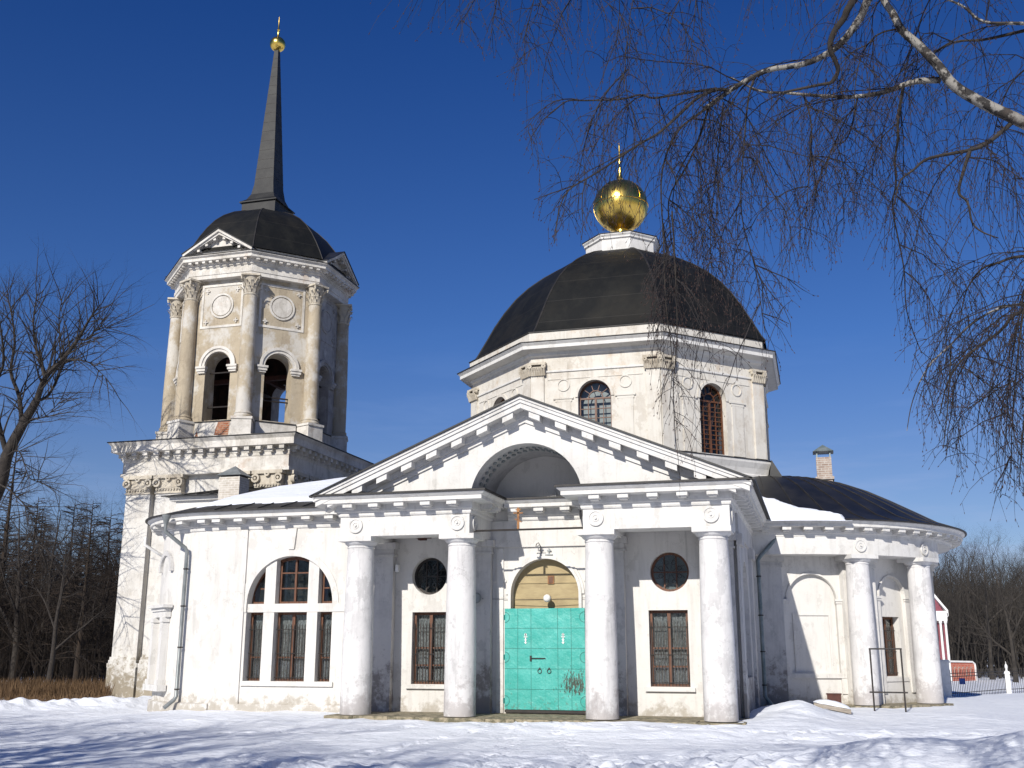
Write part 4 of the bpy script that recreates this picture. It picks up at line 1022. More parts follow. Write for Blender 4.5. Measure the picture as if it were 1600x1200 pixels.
# columns on pedestals at the corners
for k in range(8):
    a = R(-112.5+45*k); r0 = 3.74; x, y = r0*cos(a), r0*sin(a)
    Fp = Fr(x, y, a+pi/2)
    shade = k in (3, 4)
    p = MB(); fbox(p, Fp, -.44, .44, -.6, .44, 10.1, 10.2); fbox(p, Fp, -.40, .40, -.6, .40, 10.2, 10.82); fbox(p, Fp, -.44, .44, -.6, .44, 10.82, 10.92); ped_ = tpart(p, 'pedestal', 'towertrim')
    c = MB(); c.lathe(x, y, [(.40, 10.92), (.42, 10.98), (.37, 11.03), (.36, 11.06), (.385, 11.1), (.34, 11.15), (.325, 11.2), (.325, 12.6), (.30, 14.6), (.275, 16.25)], 28); co = tpart(c, 'column', 'tower', None, 30)
    cc = MB(); cc.lathe(x, y, [(.275, 16.22), (.31, 16.25), (.31, 16.3), (.27, 16.33), (.27, 16.7), (.33, 17.0), (.36, 17.05)], 20)
    for j in range(10):
        q = 2*pi*j/10
        for (zz, rr, off) in ((16.33, .29, 0), (16.6, .29, pi/10)):
            q2 = q+off; u = Vector((cos(q2), sin(q2), 0)); w3 = Vector((-sin(q2), cos(q2), 0))*.07; b0 = Vector((x, y, zz))
            A_ = [b0+u*rr-w3, b0+u*rr+w3, b0+u*(rr+.06)+w3+Vector((0, 0, .2)), b0+u*(rr+.06)-w3+Vector((0, 0, .2)), b0+u*(rr+.16)+w3*.5+Vector((0, 0, .27)), b0+u*(rr+.16)-w3*.5+Vector((0, 0, .27)), b0+u*(rr+.18)+Vector((0, 0, .20))]
            cc.add(A_, [(0, 1, 2, 3), (3, 2, 4, 5), (5, 4, 6)])
            cc.add([v+u*-.02 for v in A_[:4]], [(3, 2, 1, 0)])
    for s1 in (-1, 1):
        for s2 in (-1, 1):
            pp = Fp(s1*.3, s2*.3, 16.96); pc_ = Fp(s1*.16, s2*.16, 16.7); cc.tube([pc_, pp, Fp(s1*.38, s2*.38, 16.99), Fp(s1*.36, s2*.36, 16.88)], [.03, .045, .045, .03], 6)
    fbox(cc, Fp, -.40, .40, -.40, .40, 17.06, 17.14); tpart(cc, 'capital', 'cap', co, 50)
# belfry entablature
EA = 3.62
e = MB(); osweep(e, (0, 0), EA, [(-.6, 17.14), (.0, 17.14), (.0, 17.3), (.03, 17.31), (.03, 17.46), (.0, 17.47), (0, 17.62), (.06, 17.66), (.06, 17.74), (.12, 17.76), (.12, 17.84), (.36, 17.86), (.36, 17.98), (.46, 18.04), (.46, 18.07), (-.3, 18.2)])
eo = octa(0, 0, EA/cos(R(22.5))); es = 2*EA*math.tan(R(22.5)); EF = []
for k in range(8):
    a, b_ = eo[k], eo[(k+1) % 8]; F = Fr(a[0], a[1], atan2(b_[1]-a[1], b_[0]-a[0])); EF.append(F)
    for j in range(9):
        u = es*(j+.5)/9; fbox(e, F, u-.07, u+.07, .10, .32, 17.76, 17.86)
en = tpart(e, 'entablature', 'towertrim')
e = MB(); osweep(e, (0, 0), EA, [(-.3, 18.205), (.47, 18.073), (.49, 18.08), (.49, 18.105), (-.3, 18.3)]); tpart(e, 'drip_edge', 'edge', en)
e = MB(); osweep(e, (0, 0), EA, [(-.4, 18.15), (.03, 18.15), (.03, 18.36), (-.4, 18.4)]); tpart(e, 'blocking_course', 'towertrim', en)
for k in (0, 2, 4, 6):
    F = EF[k]; uc = es/2; hw = es/2+.16; zb = 18.11; zp = 19.12
    m = MB()
    plate(m, F, [(uc-hw, zb), (uc+hw, zb), (uc, zp-.12)], -1.6, .05)
    def rake(t0, t1, d0, d1, mbx):
        for s_ in (-1, 1):
            sl = (zp-zb)/hw
            p = [(uc, zp-t1), (uc+s_*hw, zb-t1*0+(.0)), (uc+s_*(hw+.02), zb+.12-t0), (uc, zp+.12-t0)]
            if s_ > 0: p = [p[0], p[1], p[2], p[3]]
            else: p = [p[0], p[3], p[2], p[1]]
            plate(mbx, F, p, d0, d1)
    rake(0, .0, .05, .42, m); rake(.02, .12, .05, .34, m)
    for s_ in (-1, 1):
        for j in range(4):
            f_ = (j+.6)/4.4; u = uc+s_*hw*f_; z = zp-(zp-zb)*f_-.17; fbox(m, F, u-.06, u+.06, .05, .30, z-.04, z+.06) if z > zb+.06 else None
    o = tpart(m, 'pediment', 'towertrim')
    m = MB()
    for s_ in (-1, 1):
        p = [(uc, zp+.123), (uc+s_*(hw+.05), zb+.10), (uc+s_*(hw+.05), zb+.135), (uc, zp+.16)]
        if s_ < 0: p = p[::-1]
        plate(m, F, p, -2.2, .46)
    tpart(m, 'pediment_roof', 'roof', o)
tp = [(3.76, 18.36), (3.56, 18.8), (3.3, 19.3), (3.0, 19.8), (2.63, 20.3), (2.22, 20.7), (1.72, 21.05), (1.2, 21.3), (.9, 21.38), (.5, 21.45)]
dm = MB(); dm.sweep(octa(0, 0, tp[0][0]/cos(R(22.5))), [((a-tp[0][0]), z) for a, z in tp], True); td = tpart(dm, 'dome', 'dome', None, 22)
rb = MB()
for k in range(8):
    a = R(-112.5+45*k); rb.tube([(r0/cos(R(22.5))*cos(a), r0/cos(R(22.5))*sin(a), z0) for r0, z0 in tp], .03, 5)
tpart(rb, 'dome_rib', 'edge', td)
def sqloft(mb, prof):
    o = len(mb.v)
    for h_, z in prof: mb.v += [(-h_, -h_, z), (h_, -h_, z), (h_, h_, z), (-h_, h_, z)]
    for j in range(len(prof)-1):
        for i in range(4): mb.f.append((o+j*4+i, o+j*4+(i+1) % 4, o+(j+1)*4+(i+1) % 4, o+(j+1)*4+i))
    return mb
s = MB(); sqloft(s, [(.86, 21.0), (.86, 21.86)]); tpart(s, 'spire_base', 'spire')
s = MB(); sqloft(s, [(.86, 21.86), (.95, 21.86), (.95, 21.91), (.72, 22.1), (.58, 22.4), (.50, 22.9), (.10, 30.2), (.01, 30.25)]); sp_ = tpart(s, 'spire', 'spire')
for j in range(14):
    s = MB(); z = 23.2+j*.5; h_ = .50-(.40*(z-22.9)/7.3)+.008; sqloft(s, [(h_-.01, z), (h_, z), (h_, z+.025), (h_-.01, z+.03)]); tpart(s, 'sheet_seam', 'edge', sp_)
s = MB(); s.lathe(0, 0, [(max(.38*cos(R(-90+i*12)), .003), 30.55+.38*sin(R(-90+i*12))) for i in range(16)], 28); gb = tpart(s, 'gilded_ball', 'gold', None, 50)
s = MB(); s.lathe(0, 0, [(.10, 30.9), (.055, 31.0), (.05, 31.3), (.075, 31.34), (.04, 31.4), (.03, 31.8), (.008, 32.1)], 10); tpart(s, 'finial', 'gold', gb, 50)

# ================================================================== GROUND
def P3(px, py, dep):
    """world point seen at a photo pixel, dep metres in front of the camera"""
    q = Vector((CX, CY, CH))+FW*dep+RT*((px-800)/FPX*dep)-UPV*((py-600)/FPX*dep); return q
def G(px, dep, z=None):
    c, s = cos(YAW), sin(YAW); l = (px-800)/FPX*dep; dep = (dep+(CH+.2)*sin(PIT))/cos(PIT)
    x, y = CX-s*dep+c*l, CY+c*dep+s*l
    return Vector((x, y, gh(x, y) if z is None else z))
def nse(x, y, s, z=0): return mnoise.noise(Vector((x*s, y*s, z)))
def segd(x, y, a, b):
    vx, vy = b[0]-a[0], b[1]-a[1]; t = max(0, min(1, ((x-a[0])*vx+(y-a[1])*vy)/(vx*vx+vy*vy)))
    return hypot(x-a[0]-vx*t, y-a[1]-vy*t)
def gau(x, y, cx, cy, sx, sy): return math.exp(-((x-cx)/sx)**2-((y-cy)/sy)**2)
TRACKS = [(2.4, -13.5, .1, -.9, 1.), (4.6, -13.0, 1.0, -1.0, 2.), (-1.5, -12.5, -.5, -1.0, 3.), (-8.5, -5.5, -1.2, -1.3, 4.), (.9, -1.2, 8.5, -2.2, 5.), (3.4, -13.5, 6.8, -1.5, 6.)]
def gh(x, y):
    h = -.22+.135*math.exp(-((min(0, y+.6))/1.6)**2)*(1 if y < 1.7 and -13.5 < x < 13 else 0)*min(1, max(0, (13-abs(x))/2))
    if y >= 1.7: h += .135*min(1, max(0, (13-abs(x))/2))
    far = min(1, max(0, (hypot(x, y)-60)/60))
    h += .05*nse(x, y, .22)+(.035*nse(x, y, .8, 3)+.03*nse(x*.6, y, 2.3, 15)+.014*nse(x, y, 5.5, 16))*(1-far)
    d = min(segd(x, y, (-30, -1.5), (-19, 1.5)), segd(x, y, (-19, 1.5), (-16.2, 4.2)), segd(x, y, (-16.2, 4.2), (-14.2, 7.2)))
    h += math.exp(-(d/.95)**2)*(.27+.16*nse(x, y, .8, 5)+.14*nse(x, y, 2.6, 6))
    d2 = segd(x, y, (-26, -3.4), (-17, -.9)); h += math.exp(-(d2/.5)**2)*(.13+.14*nse(x, y, 1.9, 9))
    h += .42*gau(x, y, 6.3, 3.9, 1.0, 2.4)*(1+.4*nse(x, y, 1.1, 2))+.12*gau(x, y, 6.0, .2, 1.3, 1.1)
    h += .05*gau(x, y, 9.5, 6.5, 3.2, 1.7)-.06*gau(x, y, 9.5, 3.5, 2.5, 2.5)
    h += .68*gau(x, y, 10.8, -8.2, 4.2, 2.6)*(1+.35*nse(x, y, .6, 8))+.26*gau(x, y, 14.5, -4.5, 4.5, 2.2)
    h += .12*gau(x, y, 3.5, -2.2, 5.5, .9)*(1+.9*nse(x, y, 1.2, 4))+.05*max(0, nse(x, y, 1.0, 33))*gau(x, y, 0, -1, 7, 1.0)*2
    h += .62*gau(x, y, 17.2, 19.0, 2.6, 2.6)*(1+.3*nse(x, y, .7, 1))+.45*gau(x, y, 21.5, 19, 3.5, 4)
    # lines of footprints leading to the door and along the wall
    if -14 < y < 2 and -10 < x < 9:
        for (ax_, ay_, bx_, by_, sd) in TRACKS:
            vx, vy = bx_-ax_, by_-ay_; L_ = hypot(vx, vy); u_, v_ = ((x-ax_)*vx+(y-ay_)*vy)/L_, ((x-ax_)*vy-(y-ay_)*vx)/L_
            if -.3 < u_ < L_+.3 and abs(v_) < .6:
                k_ = round(u_/.36)
                jx, jy = .07*sin(k_*12.9+sd), .05*sin(k_*7.7+sd*3)
                e_ = ((u_-k_*.36-jy)/.15)**2+((v_-(.13 if k_ % 2 else -.13)-jx)/.085)**2
                if e_ < 3: h += -.085*math.exp(-e_*1.3)+.03*math.exp(-(e_-1.9)**2*2)
    # trodden snow
    m = gau(x, y, 1.8, -10.6, 4.8, 1.9)+.8*gau(x, y, 5.2, -9.3, 3.2, 1.1)+.5*gau(x, y, 2.5, -7.5, 3, .5)+.6*gau(x, y, 10.5, -1.5, 5, .5)
    if m > .02:
        n_ = nse(x, y, 2.1, 11); n2 = nse(x, y, 5.2, 12)
        h += m*(.17*max(n_, -.3)+.13*n2-.22*max(0, nse(x, y, 1.7, 20)-.18))
    return h
def axis(a, b, fine, lo, hi, grow=1.22):
    xs = []; x = a
    while x <= b: xs.append(x); x += fine
    st = fine; x = xs[-1]
    while x < hi: st *= grow; x += st; xs.append(x)
    st = fine; x = xs[0]
    while x > lo: st *= grow; x -= st; xs.insert(0, x)
    return xs
xs, ys = axis(-20, 17, .105, -900, 900), axis(-13.0, 4.5, .085, -120, 1500)
g = MB(); nx = len(xs)
for y in ys:
    for x in xs: g.v.append((x, y, gh(x, y)))
for j in range(len(ys)-1):
    for i in range(nx-1): a = j*nx+i; g.f.append((a, a+1, a+nx+1, a+nx))
tag(g.build('ground', M['snow'], None, 80), 'snow covered ground', None, None, 'structure')

# ================================================================== TREES
def rot_about(d, ax, a): return Matrix.Rotation(a, 3, ax) @ d
def rdir(rs):
    while True:
        v = Vector((rs.uniform(-1, 1), rs.uniform(-1, 1), rs.uniform(-1, 1)))
        if .05 < v.length < 1: return v.normalized()
def curve_pts(rs, p, d, L, n, wob, grav):
    pts = [p.copy()]; d = d.copy()
    for i in range(n):
        d = (d+rdir(rs)*wob+Vector((0, 0, grav))).normalized(); pts.append(pts[-1]+d*(L/n))
    return pts
def sprout(mb, rs, p, d, L, r, lvl, spec):
    """spec[lvl] = (children, length ratio, spread, wobble, gravity, sides, segs)"""
    ch, lr, sp, wob, gr, sides, seg = spec[lvl]
    pts = curve_pts(rs, p, d, L, seg, wob, gr); r1 = r*.35
    mb.tube(pts, [r+(r1-r)*i/seg for i in range(seg+1)], sides, False)
    if lvl+1 >= len(spec): return
    for i in range(ch):
        t = rs.uniform(.22, 1)**.9 if i else 1.0
        k = min(int(t*seg), seg-1); f = t*seg-k; q = pts[k].lerp(pts[k+1], f); dd = (pts[k+1]-pts[k]).normalized()
        ax = dd.cross(rdir(rs)).normalized(); nd = rot_about(dd, ax, rs.uniform(.45, 1.1)*sp if i else .2)
        sprout(mb, rs, q, nd, L*lr*rs.uniform(.7, 1.15)*(1.15-.45*t), max((r+(r1-r)*t)*.62, .0), lvl+1, spec)
def bare_tree(name, rs, Hh, r, label, spec, mat='bark', trunk_frac=.3, nl=7, group=None):
    root = empty(name, (0, 0, 0), label, 'tree', group)
    t = MB(); pts = curve_pts(rs, Vector((0, 0, -.3)), Vector((0, 0, 1)), Hh*.86, 9, .07, .05)
    rad = [r*(1-.9*(i/9)**.9) for i in range(10)]; rad[0] *= 1.35
    t.tube(pts, rad, 8, False); t.build('trunk', M[mat], root, 60)
    c = MB()
    for i in range(nl):
        f = trunk_frac+(1-trunk_frac)*(i/(nl-1))**.9; k = min(int(f*9), 8); q = pts[k].lerp(pts[k+1], f*9-k) if f < 1 else pts[9]
        a = i*2.4+rs.uniform(-.4, .4); up = .75+.9*f
        d = Vector((cos(a), sin(a), up)).normalized()
        sprout(c, rs, q, d, Hh*.36*(1.15-.55*f), max(r*(1-.85*f)*.55, .02), 0, spec)
    c.build('crown', M[mat], root); return root
DEC = [(7, .62, .9, .16, .03, 5, 5), (6, .58, .9, .2, .02, 4, 4), (5, .55, .85, .25, .0, 3, 3), (4, .6, .8, .3, .0, 3, 2), (0, 0, 0, .3, -.02, 3, 2)]
def larch(rs, Hh, r, label, group):
    root = empty('larch_tree', (0, 0, 0), label, 'tree', group)
    t = MB(); t.tube([(0, 0, -.3), (.05, 0, Hh*.3), (-.04, .06, Hh*.6), (0, 0, Hh)], [r*1.2, r*.8, r*.5, .02], 7, False); t.build('trunk', M['larch'], root, 60)
    c = MB(); n = int(Hh*9)
    for i in range(n):
        z = Hh*(.14+.85*i/n); a = rs.uniform(0, 2*pi); L = (Hh-z)*.40*rs.uniform(.5, 1.1)+.6
        if z < Hh*.35: L *= rs.uniform(.3, .9)
        sprout(c, rs, Vector((0, 0, z)), Vector((cos(a), sin(a), rs.uniform(.0, .35))), L, .035, 0,
               [(8, .42, .8, .14, -.03, 3, 4), (4, .5, .9, .2, -.06, 3, 2), (0, 0, 0, .3, -.05, 3, 1)])
    c.build('crown', M['larch'], root); return root
def place(proto, used, loc, rz, sc, label, group):
    o = proto if not used else copy_tree(proto)
    o.location = loc; o.rotation_euler.z = rz; o.scale = (sc, sc, sc*1.0)
    o['label'] = label; o['group'] = group; return o
rs = random.Random(11)
LG = 'bare trees of the dark wood left of the church'
RG = 'bare trees of the wood beyond the fence'
protoL = [larch(random.Random(21), 14, .22, 'x', LG), larch(random.Random(22), 12, .18, 'x', LG)]
protoD = [bare_tree('bare_tree', random.Random(31+i), 13, .24, 'x', DEC, 'bark', .28, 7, LG) for i in range(2)]
protoR = [bare_tree('wood_tree', random.Random(41+i), 12, .2, 'x', DEC, 'forestr', .22, 8, RG) for i in range(3)]
used = {}
def put(kind, lst, i, px, dep, sc, label, group):
    p = lst[i]; u = (kind, i) in used; used[(kind, i)] = 1
    return place(p, u, G(px, dep), rs.uniform(0, 6.28), sc, label, group)
# left wood, (px, depth, scale, kind, look)
LW = [(186, 56, .70, 'L', 0, 'brown larch, close against the left edge of the bell tower'), (150, 62, .82, 'L', 1, 'brown larch next but one to the bell tower in the dark wood'), (118, 52, .66, 'L', 0, 'short bushy larch in the dark wood, between the big bare tree and the tower'),
      (60, 58, .86, 'D', 0, 'spreading leafless tree in the dark wood under the big bare tree'), (20, 54, .82, 'D', 1, 'leafless tree at the far left edge of the dark wood'), (90, 66, .92, 'L', 1, 'thin larch standing behind the short bushy larch'),
      (-15, 60, 1.0, 'L', 0, 'larch cut by the left edge of the picture'), (40, 72, .95, 'L', 1, 'distant larch between two leafless trees at far left'), (135, 74, .95, 'D', 0, 'leafless tree seen behind the two larches near the tower'),
      (205, 66, .9, 'D', 1, 'leafless tree half hidden behind the bell tower corner')]
LW += [(75, 50, .62, 'D', 0, 'low round leafless tree at the front of the dark wood'), (112, 60, .72, 'D', 1, 'leafless tree with brownish twigs in front of the thin larch'), (168, 58, .60, 'D', 0, 'small leafless tree between the two brown larches near the tower')]
for px, dep, sc, kd, i, lb in LW: put(kd, protoL if kd == 'L' else protoD, i, px, dep, sc, lb, LG)
for k in range(34):
    px = -30+7.3*k+rs.uniform(-6, 6); dep = rs.uniform(64, 105); kd = 'L' if rs.random() < .6 else 'D'; i = rs.randrange(2)
    put(kd, protoL if kd == 'L' else protoD, i, px, dep, rs.uniform(.65, .95), 'slender dark tree deep in the wood left of the church', LG)
# right wood
RW = [(1588, 64, .74, 0, 'largest pale forked tree at the right edge, beyond the fence'), (1552, 70, .80, 1, 'grey leafless tree left of the pale forked tree beyond the fence'), (1520, 78, .86, 2, 'grey leafless tree above the low red wall'), (1498, 84, .92, 0, 'grey leafless tree right beside the pink house')]
for px, dep, sc, i, lb in RW: put('R', protoR, i, px, dep, sc, lb, RG)
for k in range(44):
    px = 1462+4.2*k+rs.uniform(-5, 5); dep = rs.uniform(84, 112)
    put('R', protoR, rs.randrange(3), px, dep, rs.uniform(.74, .94), 'dense grey brown leafless tree in the wood beyond the fence', RG)
for k in range(18):
    put('R', protoR, rs.randrange(3), 1655+22*k+rs.uniform(-8, 8), rs.uniform(80, 108), rs.uniform(.8, 1.0), 'dense grey brown leafless tree in the wood beyond the fence', RG)
for k in range(14):
    i = rs.randrange(2); put('D', protoD, i, -50-24*k+rs.uniform(-8, 8), rs.uniform(62, 95), rs.uniform(.7, .95), 'slender dark tree deep in the wood left of the church', LG)
def thicket(name, pxs, deps, n, hh, mat, label, r=.03):
    m = MB(); r5 = random.Random(len(label))
    for i in range(n):
        px, dep = r5.uniform(*pxs), r5.uniform(*deps); p = G(px, dep); p.z -= .2
        L = r5.uniform(*hh); d = Vector((r5.uniform(-.25, .25), r5.uniform(-.25, .25), 1)).normalized()
        sprout(m, r5, p, d, L, r*r5.uniform(.6, 1.5)*(1+L*.12), 0, [(8, .42, .8, .08, .03, 3, 4), (4, .5, .9, .2, .0, 3, 2), (0, 0, 0, .2, 0, 3, 1)])
    o = m.build(name, M[mat], None); tag(o, label, 'thicket', None, 'stuff')
thicket('thicket', (-300, 235), (52, 115), 2300, (1.2, 6.8), 'larch', 'dark tangle of undergrowth and saplings filling the wood left of the church')
thicket('thicket', (1455, 2000), (72, 125), 2300, (2.0, 8.0), 'forestr', 'grey brown mass of branches filling the wood at right')
# dry grass
m = MB(); r6 = random.Random(5)
for i in range(9000):
    px, dep = r6.uniform(-25, 172), r6.uniform(38.5, 48); p = G(px, dep); h_ = r6.uniform(.2, .75); a = r6.uniform(0, 6.28); w = .012
    q = p+Vector((r6.uniform(-.2, .2), r6.uniform(-.2, .2), h_)); u = Vector((cos(a), sin(a), 0))*w
    if i % 9 == 0: p = G(px, r6.uniform(36.3, 39)); q = p+Vector((r6.uniform(-.12, .12), 0, h_*.55))
    if r6.random() < .35+.65*(nse(p.x, p.y, .5, 3) > -.1): m.add([p-u, p+u, (p+q)/2+u*.8+Vector((0, 0, .05)), q], [(0, 1, 2), (0, 2, 3)])
tag(m.build('dry_grass', M['grass']), 'strip of dry brown grass in front of the dark wood', 'grass', None, 'stuff')

# big bare tree left of the tower, limbs laid out at their own depths
def limb(mb, pts, rad, sides=7):
    # smooth the control points
    out = []; rr = []
    n = len(pts)
    for i in range(n-1):
        p0, p1, p2, p3 = pts[max(i-1, 0)], pts[i], pts[i+1], pts[min(i+2, n-1)]
        for k in range(4):
            t = k/4; out.append(.5*((2*p1)+(p2-p0)*t+(2*p0-5*p1+4*p2-p3)*t*t+(3*p1-p0-3*p2+p3)*t**3)); rr.append(rad[i]+(rad[i+1]-rad[i])*t)
    out.append(pts[-1]); rr.append(rad[-1]); mb.tube(out, rr, sides, True); return out, rr
bt = empty('old_bare_tree', G(-70, 41.5), 'big dark leafless tree with upswept limbs at the left edge, taller than the wood', 'tree')
bo_ = bt.location.copy()
def bl_(pxs, dep, jit=0):
    return [P3(p[0], p[1], dep[0]+(dep[1]-dep[0])*i/(len(pxs)-1))-bo_ for i, p in enumerate(pxs)]
tr = MB(); tpx = [(-70, 1092), (-52, 950), (-30, 830), (0, 757), (11, 712), (34, 666), (57, 627)]
tpts = bl_(tpx, (41.5, 41)); limb(tr, tpts, [.38, .32, .28, .25, .22, .18, .15], 10); tr.build('trunk', M['bark'], bt, 60)
BL = [([(57, 627), (71, 590), (96, 564), (122, 530), (141, 497), (155, 478)], (41, 39.5), .17), ([(71, 590), (62, 560), (57, 547), (52, 505), (57, 463)], (40.8, 42), .12),
      ([(96, 564), (115, 562), (140, 567), (165, 590)], (40.5, 39), .07), ([(34, 666), (30, 620), (17, 581), (23, 536), (18, 490), (10, 462)], (41, 42.5), .13),
      ([(11, 712), (-5, 650), (-10, 604), (5, 570), (2, 520), (-6, 470)], (41.2, 40), .15), ([(57, 627), (75, 618), (90, 590), (100, 560), (92, 510), (96, 470)], (40.9, 42.2), .09),
      ([(34, 666), (50, 655), (72, 650), (95, 625)], (41, 40), .06), ([(11, 712), (30, 705), (45, 745), (62, 752)], (41, 40.2), .05), ([(-30, 830), (-60, 700), (-90, 560), (-100, 450)], (41.3, 43), .2),
      ([(122, 530), (138, 530), (150, 515), (168, 512)], (40, 39.4), .06), ([(0, 757), (20, 770), (45, 800), (60, 850)], (41, 39), .05)]
rs2 = random.Random(77); cr_ = MB()
for pxs, dep, r0 in BL:
    b_ = MB(); pts, rr = limb(b_, bl_(pxs, dep), [r0*.72*(1-.85*i/(len(pxs)-1)) for i in range(len(pxs))], 6); b_.build('branch', M['bark'], bt, 60)
    n = len(pts)
    for i in range(2, n):
        for rep in range(2):
            d = (pts[i]-pts[i-1]).normalized(); ax = d.cross(rdir(rs2)).normalized(); nd = rot_about(d, ax, rs2.uniform(.4, 1.1)); nd.z += .15
            sprout(cr_, rs2, pts[i], nd.normalized(), rs2.uniform(.9, 2.1), max(rr[i]*.4, .02), 0, [(4, .6, .9, .16, .02, 4, 4), (3, .55, .9, .22, .0, 3, 3), (3, .6, .8, .25, 0, 3, 2), (0, 0, 0, .3, 0, 3, 1)])
cr_.build('crown', M['bark'], bt)

# trees behind the camera whose shadows lie across the snow
SG = 'tall bare trees standing south of the church'
protoS = [bare_tree('old_lime_tree', random.Random(61+i), 13.5, .46, 'x', DEC, 'bark', .24, 12, SG) for i in range(2)]
for i, (x, y, sc) in enumerate([(-17.5, -23.5, 1.0), (-13.0, -26.0, 1.0), (-9.0, -23.5, .85), (-8.0, -29.5, 1.1), (-3.5, -31.0, 1.05), (-4.5, -26.0, .8), (1.5, -32.5, 1.0), (13.5, -31.5, .95), (-20, -28, 1.1), (-14, -20.0, .75)]):
    o = protoS[i] if i < 2 else copy_tree(protoS[i % 2]); o.location = (x, y, gh(x, y)); o.rotation_euler.z = i*1.7; o.scale = (sc, sc, sc)
    o['label'] = 'tall leafless tree on the snowy yard south of the church, out of the photo'; o['group'] = SG

